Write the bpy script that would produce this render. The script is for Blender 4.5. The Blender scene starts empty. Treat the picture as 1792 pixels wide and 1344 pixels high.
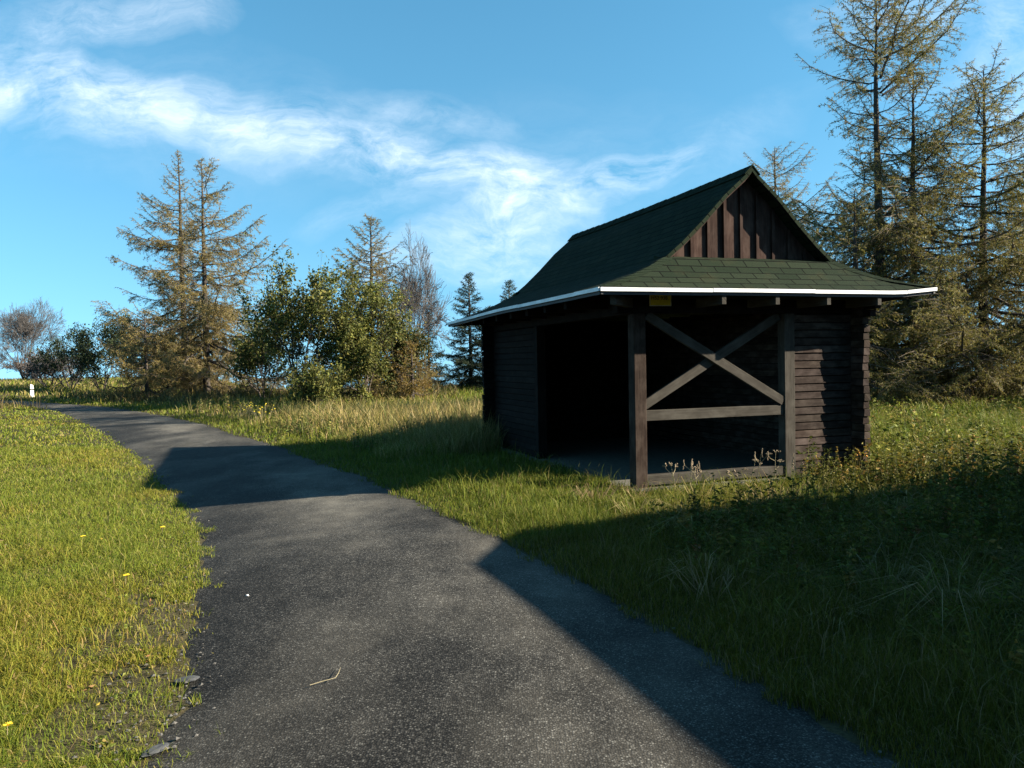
import bpy, math, random
import numpy as np
from mathutils import Vector, Matrix
random.seed(7)
rng = np.random.default_rng(11)
S = bpy.context.scene
COL = S.collection
EYE = 1.72

# ------------------------------------------------------------------ helpers
def tag(o, label=None, cat=None, group=None, kind=None):
    if label: o['label'] = label
    if cat: o['category'] = cat
    if group: o['group'] = group
    if kind: o['kind'] = kind
    return o

def empty(name, loc, rz=0, label=None, cat=None, group=None):
    o = bpy.data.objects.new(name, None); COL.objects.link(o)
    o.empty_display_size = .2
    o.location = loc; o.rotation_euler = (0, 0, rz)
    return tag(o, label, cat, group)

def mesh_obj(name, V, F, mat, parent=None, col=None, uv=None, smooth=False):
    """V (n,3), F (m,k) index array with a constant k, col per vertex, uv per loop"""
    V = np.asarray(V, np.float32); F = np.asarray(F, np.int32)
    me = bpy.data.meshes.new(name)
    me.vertices.add(len(V)); me.vertices.foreach_set('co', V.ravel())
    k = F.shape[1]
    me.loops.add(F.size); me.loops.foreach_set('vertex_index', F.ravel())
    me.polygons.add(len(F)); me.polygons.foreach_set('loop_start', np.arange(0, F.size, k, dtype=np.int32))
    me.polygons.foreach_set('use_smooth', np.full(len(F), bool(smooth)))
    me.update(calc_edges=True)
    if col is not None:
        a = me.color_attributes.new('Col', 'FLOAT_COLOR', 'POINT')
        c = np.ones((len(V), 4), np.float32); c[:, :3] = col
        a.data.foreach_set('color', c.ravel())
    if uv is not None:
        l = me.uv_layers.new(name='UVMap')
        l.data.foreach_set('uv', np.asarray(uv, np.float32).ravel())
    me.materials.append(mat)
    o = bpy.data.objects.new(name, me); COL.objects.link(o)
    if parent: o.parent = parent
    return o

class Acc:
    """collects quads and triangles of one mesh"""
    def __init__(s): s.V = []; s.F = []; s.C = []; s.U = []; s.n = 0
    def add(s, V, F, col=(1, 1, 1), uv=None):
        V = np.asarray(V, float); F = np.asarray(F, int)
        s.V.append(V); s.F.append(F + s.n); s.n += len(V)
        c = np.empty((len(V), 3)); c[:] = col; s.C.append(c)
        s.U.append(np.zeros((F.size, 2)) if uv is None else np.asarray(uv, float).reshape(-1, 2))
    def box(s, p0, p1, col=(1, 1, 1)):
        """axis aligned box; uv runs along the longest side in metres"""
        x0, y0, z0 = p0; x1, y1, z1 = p1
        V = [(x0,y0,z0),(x1,y0,z0),(x1,y1,z0),(x0,y1,z0),(x0,y0,z1),(x1,y0,z1),(x1,y1,z1),(x0,y1,z1)]
        s.hexa(V, int(np.argmax([abs(x1-x0), abs(y1-y0), abs(z1-z0)])), col)
    def hexa(s, V, axis, col=(1, 1, 1)):
        V = np.asarray(V, float)
        F = [(0,3,2,1),(4,5,6,7),(0,1,5,4),(1,2,6,5),(2,3,7,6),(3,0,4,7)]
        d = [V[1]-V[0], V[3]-V[0], V[4]-V[0]]
        L = [np.linalg.norm(v) for v in d]
        P = np.array([(0,0,0),(1,0,0),(1,1,0),(0,1,0),(0,0,1),(1,0,1),(1,1,1),(0,1,1)], float)*L
        o1, o2 = random.uniform(0, 50), random.uniform(0, 50)
        uv = []
        for f in F:
            for i in f:
                q = P[i]; oth = [q[a] for a in range(3) if a != axis]
                uv.append((q[axis] + o1, oth[0] + oth[1] + o2))
        s.add(V, F, col, uv)
    def beam(s, a, b, w, h, up=(0, 0, 1), col=(1, 1, 1)):
        """square timber from a to b; w across, h along up"""
        a = np.array(a, float); b = np.array(b, float); t = (b-a)/np.linalg.norm(b-a)
        u = np.array(up, float); u -= t*u.dot(t); u /= np.linalg.norm(u)
        r = np.cross(t, u)
        V = []
        for e in (-h/2, h/2):
            V += [a-r*w/2+u*e, b-r*w/2+u*e, b+r*w/2+u*e, a+r*w/2+u*e]
        s.hexa(V, 0, col)
    def build(s, name, mat, parent=None, smooth=False, bevel=0):
        V = np.concatenate(s.V); C = np.concatenate(s.C); U = np.concatenate(s.U)
        F = np.concatenate(s.F)
        o = mesh_obj(name, V, F, mat, parent, C, U, smooth)
        if bevel:
            m = o.modifiers.new('b', 'BEVEL'); m.width = bevel; m.segments = 1; m.limit_method = 'ANGLE'
        return o

def ss(a, b, x):
    t = np.clip((x-a)/(b-a), 0, 1); return t*t*(3-2*t)

def wob(x, y, s=1.0, k=0):
    """cheap smooth noise, about -1..1"""
    x = np.asarray(x)*s; y = np.asarray(y)*s
    return (np.sin(1.3*x+2.1*y+k) + np.sin(2.7*x-1.1*y+1.7*k+1) + np.sin(-1.9*x+3.3*y+2.3*k+2)*.8
            + np.sin(4.9*x+3.7*y+.7*k+3)*.6 + np.sin(6.1*x-5.3*y+k*3)*.4)/2.6

# ------------------------------------------------------------------ material helpers
def mat_new(name):
    m = bpy.data.materials.new(name); m.use_nodes = True
    nt = m.node_tree; b = nt.nodes['Principled BSDF']
    return m, nt, b, nt.nodes['Material Output']

def N(nt, t, **kw):
    n = nt.nodes.new(t)
    for k, v in kw.items():
        if k in n.inputs and not hasattr(n, k): n.inputs[k].default_value = v
        else: setattr(n, k, v)
    return n

def ramp(nt, fac, stops):
    r = nt.nodes.new('ShaderNodeValToRGB'); e = r.color_ramp.elements
    while len(e) < len(stops): e.new(.5)
    for i, (p, c) in enumerate(stops):
        e[i].position = p; e[i].color = (*c, 1) if len(c) == 3 else c
    nt.links.new(fac, r.inputs[0]); return r.outputs[0]

def mixc(nt, a, b, f, mode='MIX'):
    m = nt.nodes.new('ShaderNodeMix'); m.data_type = 'RGBA'; m.blend_type = mode
    for idx, v in ((0, f), (6, a), (7, b)):
        if isinstance(v, (int, float)): m.inputs[idx].default_value = v
        elif isinstance(v, tuple): m.inputs[idx].default_value = (*v, 1)
        else: nt.links.new(v, m.inputs[idx])
    return m.outputs[2]

def math_(nt, op, a, b=None, clamp=False):
    m = nt.nodes.new('ShaderNodeMath'); m.operation = op; m.use_clamp = clamp
    for i, v in enumerate((a, b)):
        if v is None: continue
        if isinstance(v, (int, float)): m.inputs[i].default_value = v
        else: nt.links.new(v, m.inputs[i])
    return m.outputs[0]

def noise(nt, vec, scale, detail=4, rough=.55):
    n = nt.nodes.new('ShaderNodeTexNoise'); n.inputs['Scale'].default_value = scale
    n.inputs['Detail'].default_value = detail; n.inputs['Roughness'].default_value = rough
    if vec is not None: nt.links.new(vec, n.inputs['Vector'])
    return n.outputs['Fac']

def bump(nt, b, h, strength, dist):
    n = nt.nodes.new('ShaderNodeBump'); n.inputs['Strength'].default_value = strength
    n.inputs['Distance'].default_value = dist
    nt.links.new(h, n.inputs['Height']); nt.links.new(n.outputs[0], b.inputs['Normal'])

def mat_leaf(name, trans=.3, rough=.6, spec=.25):
    """colour from the mesh's own Col attribute, some light passes through"""
    m, nt, b, out = mat_new(name)
    a = N(nt, 'ShaderNodeVertexColor', layer_name='Col')
    nt.links.new(a.outputs[0], b.inputs['Base Color'])
    b.inputs['Roughness'].default_value = rough; b.inputs['Specular IOR Level'].default_value = spec
    t = nt.nodes.new('ShaderNodeBsdfTranslucent'); nt.links.new(a.outputs[0], t.inputs[0])
    x = nt.nodes.new('ShaderNodeMixShader'); x.inputs[0].default_value = trans
    nt.links.new(b.outputs[0], x.inputs[1]); nt.links.new(t.outputs[0], x.inputs[2])
    nt.links.new(x.outputs[0], out.inputs[0])
    return m

def mat_wood(name, dark, light, knots=.5, rough=.8, weather=None):
    m, nt, b, out = mat_new(name)
    uv = N(nt, 'ShaderNodeUVMap', uv_map='UVMap')
    mp = nt.nodes.new('ShaderNodeMapping'); mp.inputs['Scale'].default_value = (1.6, 26, 1)
    nt.links.new(uv.outputs[0], mp.inputs[0])
    g = noise(nt, mp.outputs[0], 1.6, 6, .65)
    mp2 = nt.nodes.new('ShaderNodeMapping'); mp2.inputs['Scale'].default_value = (3, 5, 1)
    nt.links.new(uv.outputs[0], mp2.inputs[0])
    g2 = noise(nt, mp2.outputs[0], 1.2, 5, .6)
    c = ramp(nt, g, [(.25, dark), (.75, light)])
    if weather:
        c = mixc(nt, c, weather, ramp(nt, g2, [(.45, (0,0,0)), (.72, (.75,.75,.75))]))
    a = N(nt, 'ShaderNodeVertexColor', layer_name='Col')
    c = mixc(nt, c, a.outputs[0], 1.0, 'MULTIPLY')
    nt.links.new(c, b.inputs['Base Color'])
    b.inputs['Roughness'].default_value = rough; b.inputs['Specular IOR Level'].default_value = .06
    bump(nt, b, g, .5, .006)
    return m

# ------------------------------------------------------------------ ground shape
U_ = np.array([math.cos(.3281), math.sin(.3281)]); V_ = np.array([-math.sin(.3281), math.cos(.3281)])
HO = np.array([3.620, 10.709]); FLOOR = -.044
def hut_uv(x, y):
    dx = x-HO[0]; dy = y-HO[1]
    return dx*U_[0]+dy*U_[1], dx*V_[0]+dy*V_[1]
def tz(x, y):
    x = np.asarray(x, float); y = np.asarray(y, float)
    dip = -.15*ss(6, 11, y)*(1-ss(22, 38, y))*(1-ss(-3.2, .6, x))
    u, v = hut_uv(x, y)
    r = np.hypot(np.maximum(np.abs(u)-2, 0), np.maximum(np.abs(v-3.6)-3.3, 0))
    pad = -.085*(1-ss(.3, 2.5, r))
    edge = 47 + 50*ss(-22, -42, x)*1.0 + 8*ss(5, 18, x)
    d = np.maximum(y-edge, 0)
    drop = -.10*d*d/(d+12)
    side = np.maximum(np.abs(x)-75, 0)
    drop = drop - .10*side*side/(side+15)
    far = .12*wob(x, y, .05, 2)*ss(40, 90, np.hypot(x, y))
    und = .018*wob(x, y, .6, 1)*ss(4, 7, y)
    bank = .35*ss(-26, -34, x)*ss(46, 56, y)
    return dip + pad + drop + far + und + bank

# road edges (world x, y), found on the ground
RL = np.array([(-60,60),(-44,52),(-33,45.2),(-25.98,41),(-21.92,36.65),(-17.67,31.41),(-13.3,25.2),(-10.2,20.4),(-7.8,16.5),(-5.75,12.9),(-4.38,10.5),
               (-3.42,8.55),(-2.72,6.75),(-2.17,5.2),(-1.9,4.43),(-1.72,3.85),(-1.63,3.4),(-1.5,2.2),(-1.3,0),(-1.0,-4),(-.6,-9)])
RR = np.array([(-57,64),(-42,55.5),(-32,48.4),(-26.9,43.9),(-20.9,38),(-17.55,35.0),(-13.29,30.1),(-9.4,24.9),(-7.7,22.0),(-5.6,18.7),(-4.1,15.95),
               (-2.42,13.0),(-1.38,10.6),(-.63,8.85),(-.12,7.74),(.32,6.72),(.84,5.39),(1.13,4.63),(1.37,3.98),(1.58,3.5),(1.72,3.1),(2.0,2.0),(2.3,0),(2.5,-4),(2.9,-9)])

def catmull(P, n):
    P = np.asarray(P, float); out = []
    Q = np.vstack([2*P[0]-P[1], P, 2*P[-1]-P[-2]])
    for i in range(1, len(Q)-2):
        for t in np.linspace(0, 1, n, endpoint=False):
            a, b, c, d = Q[i-1:i+3]
            out.append(.5*((2*b)+(-a+c)*t+(2*a-5*b+4*c-d)*t*t+(-a+3*b-3*c+d)*t**3))
    out.append(P[-1]); return np.array(out)
RLs = catmull(RL, 12); RRs = catmull(RR, 12)

def dist_poly(x, y, P):
    d = np.full(x.shape, 1e9)
    for i in range(len(P)-1):
        a, b = P[i], P[i+1]; ab = b-a; L = ab.dot(ab)
        t = np.clip(((x-a[0])*ab[0]+(y-a[1])*ab[1])/L, 0, 1)
        d = np.minimum(d, np.hypot(x-a[0]-t*ab[0], y-a[1]-t*ab[1]))
    return d
def in_poly(x, y, P):
    c = np.zeros(x.shape, bool); j = len(P)-1
    for i in range(len(P)):
        xi, yi = P[i]; xj, yj = P[j]
        k = ((yi > y) != (yj > y)) & (x < (xj-xi)*(y-yi)/(yj-yi+1e-12)+xi)
        c ^= k; j = i
    return c
ROADP = np.vstack([RL, RR[::-1]])
LEFTP = np.vstack([RL, [(-120, -9), (-120, 60)]])

# ------------------------------------------------------------------ ground sheet
def ground_material():
    m, nt, b, out = mat_new('soil_and_turf')
    tc = nt.nodes.new('ShaderNodeTexCoord'); o = tc.outputs['Object']
    n1 = noise(nt, o, .35, 5); n2 = noise(nt, o, 7, 6, .65); n3 = noise(nt, o, 60, 4, .6)
    c = ramp(nt, n2, [(.3, (.022, .020, .009)), (.55, (.048, .040, .018)), (.75, (.075, .055, .030))])
    c2 = ramp(nt, n3, [(.3, (.03, .024, .014)), (.7, (.10, .085, .045))])
    c = mixc(nt, c, c2, ramp(nt, n1, [(.35, (.35,)*3), (.6, (.75,)*3)]))
    nt.links.new(c, b.inputs['Base Color']); b.inputs['Roughness'].default_value = .95
    b.inputs['Specular IOR Level'].default_value = .1
    bump(nt, b, n3, .7, .02)
    return m
def axis_grid(lim, fine, step0, g):
    a = [0.0]; s = step0
    while a[-1] < lim:
        a.append(a[-1]+s)
        if a[-1] > fine: s *= g
    return np.array(a)
gx = axis_grid(3000, 14, .22, 1.09); gx = np.concatenate([-gx[:0:-1], gx])
gy = axis_grid(3000, 26, .22, 1.07); gyn = axis_grid(400, 4, .5, 1.3); gy = np.concatenate([-gyn[:0:-1], gy])
XX, YY = np.meshgrid(gx, gy)
ZZ = tz(XX, YY)
inr = in_poly(XX, YY, ROADP)
ZZ = ZZ - .02*inr
nx, ny = len(gx), len(gy)
idx = np.arange(nx*ny).reshape(ny, nx)
F = np.stack([idx[:-1, :-1], idx[:-1, 1:], idx[1:, 1:], idx[1:, :-1]], -1).reshape(-1, 4)
g = mesh_obj('ground', np.stack([XX, YY, ZZ], -1).reshape(-1, 3), F, ground_material(), smooth=True)
tag(g, kind='structure')

# ------------------------------------------------------------------ road
def asphalt_material():
    m, nt, b, out = mat_new('worn_asphalt')
    tc = nt.nodes.new('ShaderNodeTexCoord'); o = tc.outputs['Object']
    vo = nt.nodes.new('ShaderNodeTexVoronoi'); vo.inputs['Scale'].default_value = 92; nt.links.new(o, vo.inputs['Vector'])
    sep = nt.nodes.new('ShaderNodeSeparateColor'); nt.links.new(vo.outputs['Color'], sep.inputs[0])
    stone = ramp(nt, sep.outputs[0], [(0, (.006, .006, .006)), (.40, (.022, .0215, .020)), (.66, (.051, .0495, .046)), (.84, (.086, .083, .076)), (.94, (.135, .13, .118)), (1, (.21, .205, .185))])
    edge = ramp(nt, vo.outputs['Distance'], [(.25, (1, 1, 1)), (.6, (.12, .12, .12))])
    c = mixc(nt, stone, edge, 1.0, 'MULTIPLY')
    # fine grit between the stones
    v2 = nt.nodes.new('ShaderNodeTexVoronoi'); v2.inputs['Scale'].default_value = 190; nt.links.new(o, v2.inputs['Vector'])
    s2 = nt.nodes.new('ShaderNodeSeparateColor'); nt.links.new(v2.outputs['Color'], s2.inputs[0])
    grit = ramp(nt, s2.outputs[1], [(0, (.010, .010, .010)), (.75, (.036, .034, .031)), (1, (.16, .15, .13))])
    c = mixc(nt, c, grit, .28)
    # dusty worn lanes and darker tar, by large soft patches
    mp = nt.nodes.new('ShaderNodeMapping'); mp.inputs['Scale'].default_value = (1, .45, 1); nt.links.new(o, mp.inputs[0])
    big = noise(nt, mp.outputs[0], .55, 5, .6)
    c = mixc(nt, c, (.066, .060, .050), ramp(nt, big, [(.44, (0,)*3), (.66, (.5,)*3)]))
    c = mixc(nt, c, ramp(nt, big, [(.40, (.85,)*3), (.66, (1.95, 1.94, 1.9))]), 1.0, 'MULTIPLY')
    mid = noise(nt, o, 2.2, 6, .7)
    c = mixc(nt, c, ramp(nt, mid, [(.3, (.72,)*3), (.7, (1.3,)*3)]), 1.0, 'MULTIPLY')
    a = N(nt, 'ShaderNodeVertexColor', layer_name='Col')
    c = mixc(nt, c, a.outputs[0], 1.0, 'MULTIPLY')
    nt.links.new(c, b.inputs['Base Color'])
    b.inputs['Roughness'].default_value = .8; b.inputs['Specular IOR Level'].default_value = .12
    bump(nt, b, math_(nt, 'MULTIPLY', vo.outputs['Distance'], -1.0), .6, .004)
    return m
nl = 400; nw = 13
def resamp(P, n):
    s = np.r_[0, np.cumsum(np.hypot(*np.diff(P, axis=0).T))]; t = np.linspace(0, s[-1], n)
    return np.stack([np.interp(t, s, P[:, 0]), np.interp(t, s, P[:, 1])], 1)
A_, B_ = resamp(RLs, nl), resamp(RRs, nl)
V = []; C = []
for i in range(nl):
    ja = .07*wob(A_[i, 0], A_[i, 1], 2.2, 5) + .04*wob(A_[i, 0], A_[i, 1], 9, 8)
    jb = .07*wob(B_[i, 0], B_[i, 1], 2.2, 9) + .04*wob(B_[i, 0], B_[i, 1], 9, 4)
    d = (B_[i]-A_[i]); d /= np.linalg.norm(d)
    for k in range(nw):
        t = k/(nw-1); p = (A_[i]+d*ja)*(1-t)+(B_[i]+d*jb)*t
        z = float(tz(p[0], p[1])) + .006 + .03*(1-(2*t-1)**2) - (.02 if k in (0, nw-1) else 0)
        V.append((p[0], p[1], z))
        w = 1.0 + .28*math.exp(-((t-.62)/.2)**2) - .12*math.exp(-((t-.1)/.1)**2)
        w *= 1-.22*float(ss(6.5, 4.2, p[1]+.4*float(wob(p[0], p[1], 1.2, 3))))
        C.append((w, w*.99, w*.97))
idx = np.arange(nl*nw).reshape(nl, nw)
F = np.stack([idx[:-1, :-1], idx[1:, :-1], idx[1:, 1:], idx[:-1, 1:]], -1).reshape(-1, 4)
o = mesh_obj('road', V, F, asphalt_material(), col=np.array(C), smooth=True); tag(o, kind='structure')

# ------------------------------------------------------------------ the shelter
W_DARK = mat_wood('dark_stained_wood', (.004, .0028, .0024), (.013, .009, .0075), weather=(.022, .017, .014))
W_POST = mat_wood('reddish_brown_post_wood', (.010, .0065, .005), (.040, .027, .021), weather=(.066, .050, .040))
W_GREY = mat_wood('weathered_grey_brown_wood', (.024, .0205, .0165), (.060, .054, .045), weather=(.082, .075, .063))
W_GABLE = mat_wood('gable_brown_wood', (.016, .0085, .0065), (.050, .029, .0225), weather=(.075, .05, .04))

def shingle_material():
    m, nt, b, out = mat_new('green_bitumen_shingles')
    uv = N(nt, 'ShaderNodeUVMap', uv_map='UVMap')
    # slight waviness of the courses
    tcw = noise(nt, uv.outputs[0], 3.0, 3)
    br = nt.nodes.new('ShaderNodeTexBrick'); nt.links.new(uv.outputs[0], br.inputs['Vector'])
    br.inputs['Scale'].default_value = 1; br.inputs['Brick Width'].default_value = .36; br.inputs['Row Height'].default_value = .145
    br.inputs['Mortar Size'].default_value = .010; br.inputs['Mortar Smooth'].default_value = .3; br.offset = .5
    br.inputs['Color1'].default_value = (.0105, .0165, .0095, 1); br.inputs['Color2'].default_value = (.0170, .0235, .0138, 1)
    br.inputs['Mortar'].default_value = (.003, .004, .003, 1)
    gr = noise(nt, uv.outputs[0], 140, 3, .7)
    c = mixc(nt, br.outputs['Color'], ramp(nt, gr, [(.3, (.65,)*3), (.72, (1.45,)*3)]), 1.0, 'MULTIPLY')
    st = noise(nt, uv.outputs[0], 2.4, 5, .65)
    c = mixc(nt, c, (.036, .033, .016), ramp(nt, st, [(.52, (0,)*3), (.75, (.45,)*3)]))
    nt.links.new(c, b.inputs['Base Color']); b.inputs['Roughness'].default_value = .95
    b.inputs['Specular IOR Level'].default_value = .05
    h = math_(nt, 'ADD', math_(nt, 'MULTIPLY', br.outputs['Fac'], -1.0), math_(nt, 'MULTIPLY', gr, .35))
    bump(nt, b, h, .8, .012)
    return m
SHINGLE = shingle_material()

def plain(name, colr, rough=.5, metal=0, nscale=30, var=.15, spec=.5):
    m, nt, b, out = mat_new(name)
    tc = nt.nodes.new('ShaderNodeTexCoord')
    n = noise(nt, tc.outputs['Object'], nscale, 5, .6)
    c = ramp(nt, n, [(.3, tuple(v*(1-var) for v in colr)), (.7, tuple(min(1, v*(1+var)) for v in colr))])
    nt.links.new(c, b.inputs['Base Color']); b.inputs['Roughness'].default_value = rough
    b.inputs['Metallic'].default_value = metal; b.inputs['Specular IOR Level'].default_value = spec
    return m
WHITE_TRIM = plain('white_painted_metal', (.66, .66, .65), .5, 0, 2.2, .22)
CONCRETE = plain('pale_concrete', (.092, .086, .07), .9, 0, 14, .3, .2)
BLUE_FASCIA = plain('dark_blue_black_fascia', (.006, .007, .010), .6)

hut = empty('wooden_shelter', (HO[0], HO[1], FLOOR), .3281,
            'dark brown wooden shelter with steep green shingle roof beside the road', 'shelter')
We, Lh, Ze, Zr, vg, Wk, Zk = 2.659, 7.568, 2.635, 4.42, .608, 1.42, 3.10
prof = [(0, Zr), (.12, Zr-.135), (.45, 4.005), (.8, 3.645), (1.12, 3.345), (1.42, 3.10), (1.75, 2.935), (2.2, 2.77), (2.659, 2.635)]
def prof_z(u):
    return float(np.interp(abs(u), [p[0] for p in prof], [p[1] for p in prof]))
def vfront(u):
    u = abs(u); return vg if u <= Wk else vg*(We-u)/(We-Wk)
slen = np.r_[0, np.cumsum([math.hypot(prof[i+1][0]-prof[i][0], prof[i+1][1]-prof[i][1]) for i in range(len(prof)-1)])]

def corner_lift(u, v):
    # the right front corner of the eave tilts up, the back left one sags
    return .055*max(0, (u-2.05)/.6)*max(0, 1-v/1.2) - .055*max(0, (-u-1.6)/1.06)*max(0, (v-4)/3.5)

def slope(sign):
    a = Acc(); nv = 14
    V = []; UV = {}
    for i, (u, z) in enumerate(prof):
        v0 = vfront(u); v1 = Lh-v0
        for k in range(nv+1):
            v = v0+(v1-v0)*k/nv
            sag = -.02*math.sin(math.pi*k/nv)*(1-u/We)
            V.append((sign*u, v, z+sag+corner_lift(sign*u, v))); UV[len(V)-1] = (v, slen[i])
    F = []
    for i in range(len(prof)-1):
        for k in range(nv):
            p = i*(nv+1)+k; q = [p, p+1, p+nv+2, p+nv+1]
            F.append(q if sign < 0 else q[::-1])
    a.add(V, F, uv=[UV[i] for f in F for i in f])
    return a
def skirt(front):
    a = Acc(); rows = [(Wk, .88 if True else 0, Zk+.07)] + [(u, vfront(u), z) for u, z in prof if u >= Wk]
    V = []; UV = {}; nu = 24; d = 0; last = None
    for (u, v, z) in rows:
        if last: d += math.hypot(v-last[1], z-last[2])
        last = (u, v, z)
        for k in range(nu+1):
            x = -u+2*u*k/nu
            V.append((x, v if front else Lh-v, z+corner_lift(x, v if front else Lh-v))); UV[len(V)-1] = (x, d)
    F = []
    for i in range(len(rows)-1):
        for k in range(nu):
            p = i*(nu+1)+k; q = [p, p+nu+1, p+nu+2, p+1]
            F.append(q if front else q[::-1])
    a.add(V, F, uv=[UV[i] for f in F for i in f])
    return a
def solid(o, t, off=-1):
    m = o.modifiers.new('s', 'SOLIDIFY'); m.thickness = t; m.offset = off
roof = slope(-1); r2 = slope(1)
def merge(a, b):
    for V, F, C, U in zip(b.V, b.F, b.C, b.U):
        a.V.append(V); a.F.append(F+a.n-0 if False else F+a.n); a.C.append(C); a.U.append(U)
    a.n += b.n
def rebase(dst, src):
    V = np.concatenate(src.V); F = np.concatenate(src.F); dst.add(V, F, uv=np.concatenate(src.U))
for s_ in (r2, skirt(True), skirt(False)): rebase(roof, s_)
roof_o = roof.build('roof', SHINGLE, hut); solid(roof_o, .05)
# ridge cap and hip caps
cap = Acc(); n = 24
for k in range(n):
    v0 = vg-.01+(Lh-2*vg+.02)*k/n; v1 = v0+(Lh-2*vg)/n+.03
    sag = -.02*math.sin(math.pi*(k+.5)/n)
    z = Zr+.012+sag+random.uniform(0, .006)
    for sg in (-1, 1):
        q = [(0, v0, z+.008), (0, v1, z), (sg*.13, v1, z-.135), (sg*.13, v0, z-.127)]
        cap.add(q if sg > 0 else q[::-1], [(0, 1, 2, 3)], uv=[(random.random(), .02), (.3, .02), (.3, .12), (.02, .12)])
o = cap.build('ridge_cap', SHINGLE, roof_o); solid(o, .012, 1)
for sg in (-1, 1):
    cap = Acc(); n = 9
    a = np.array((sg*Wk, vg, Zk)); b = np.array((sg*We, 0, Ze+.012))
    for k in range(n):
        t0 = k/n; t1 = min(1, (k+1.15)/n)
        def hp(t):
            u = Wk+(We-Wk)*t; return np.array((sg*u, vfront(u), prof_z(u)+corner_lift(sg*u, 0)))
        p, q = hp(t0), hp(t1)
        L1 = np.array((0, .16, .008)); L2 = np.array((-sg*.17, .012, .006))
        lift = np.array((0, 0, .016)); low = np.array((0, 0, .026))
        Q = [p+lift, q+low, q+L1*1.0+low*.5, p+L1+lift*.5]
        Q2 = [p+lift, q+low, q+L2+low*.5, p+L2+lift*.5]
        cap.add(Q if sg < 0 else Q[::-1], [(0, 3, 2, 1)], uv=[(.03, .03), (.03, .13), (.3, .13), (.3, .03)])
        cap.add(Q2 if sg < 0 else Q2[::-1], [(0, 1, 2, 3)], uv=[(.03, .03), (.3, .03), (.3, .13), (.03, .13)])
    cap.build('hip_cap', SHINGLE, roof_o)
# eave trim and fascia, along the four eaves
def eave_line(which, n=20):
    out = []
    for k in range(n+1):
        t = k/n
        if which == 'f': u, v = -We+2*We*t, 0
        elif which == 'b': u, v = We-2*We*t, Lh
        elif which == 'l': u, v = -We, Lh-Lh*t
        else: u, v = We, Lh*t
        out.append(np.array((u, v, Ze+corner_lift(u, v))))
    return out
outw = {'f': (0, -1, 0), 'b': (0, 1, 0), 'l': (-1, 0, 0), 'r': (1, 0, 0)}
for w in 'flbr':
    tr = Acc(); fa = Acc(); P = eave_line(w); nrm = np.array(outw[w], float)
    for si, (p, q) in enumerate(zip(P[:-1], P[1:])):
        lap = (0, .003, -.001, .002)[(si//6) % 4]*(1 if True else 0)
        def strip(ac, o0, o1, z0, z1, p=p+np.array((0, 0, lap))+nrm*lap, q=q+np.array((0, 0, lap))+nrm*lap):
            a0, a1, b0, b1 = p+nrm*o0, p+nrm*o1, q+nrm*o0, q+nrm*o1
            dz0, dz1 = np.array((0, 0, z0)), np.array((0, 0, z1))
            ac.hexa([a0+dz0, b0+dz0, b1+dz0, a1+dz0, a0+dz1, b0+dz1, b1+dz1, a1+dz1], 0)
        strip(tr, .003, .022, -.042, .006)
        strip(fa, -.045, -.015, -.082, -.046)
    tr.build('eave_trim', WHITE_TRIM, roof_o)
    fa.build('fascia', BLUE_FASCIA, roof_o)
# underside boards of the overhang (dark)
for front in (True, False):
    for sg in (-1, 1):
        ba = Acc(); pts = [p for p in prof if p[0] <= Wk+.01]
        for (u0, z0), (u1, z1) in zip(pts[:-1], pts[1:]):
            v = vg+.012 if front else Lh-vg-.037
            v2 = v+.025
            ba.hexa([(sg*u0, v, z0-.085), (sg*u1, v, z1-.085), (sg*u1, v2, z1-.085), (sg*u0, v2, z0-.085),
                     (sg*u0, v, z0-.052), (sg*u1, v, z1-.052), (sg*u1, v2, z1-.052), (sg*u0, v2, z0-.052)], 0)
        o = ba.build('barge_board', W_DARK if sg > 0 else W_GABLE, hut)
# gables: upright boards and cover battens
for front in (True, False):
    vw = vg+.235 if front else Lh-vg-.235
    dirn = -1 if front else 1
    gb = Acc(); step = .27; k = -6
    us = [i*step-.05 for i in range(-6, 8)]
    for u0, u1 in zip(us[:-1], us[1:]):
        a0, a1 = max(u0, -1.46)+.004, min(u1, 1.46)-.004
        if a1-a0 < .02: continue
        cl = random.uniform(.8, 1.25)
        z0, z1 = prof_z(a0)-.06, prof_z(a1)-.06
        j = random.uniform(-.004, .004)
        v0, v1 = vw+j, vw+j+.03
        if not front: v0, v1 = vw-.03+j, vw+j
        segs = [a0, a1] if a0*a1 > 0 else [a0, 0, a1]
        for s0, s1 in zip(segs[:-1], segs[1:]):
            y0, y1 = prof_z(s0)-.06, prof_z(s1)-.06
            gb.hexa([(s0, v0, 2.95), (s1, v0, 2.95), (s1, v1, 2.95), (s0, v1, 2.95),
                     (s0, v0, y0), (s1, v0, y1), (s1, v1, y1), (s0, v1, y0)], 2, (cl, cl, cl))
    gw = gb.build('gable_wall', W_GABLE, hut)
    for u in us:
        if abs(u) > 1.32: continue
        bt = Acc(); zt = prof_z(abs(u)+.03)-.065
        vv = (vw-.036, vw-.006) if front else (vw+.006, vw+.036)
        bt.box((u-.022, vv[0], 3.02), (u+.022, vv[1], zt), (.9, .9, .9)); bt.build('batten', W_GABLE, gw)
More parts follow.
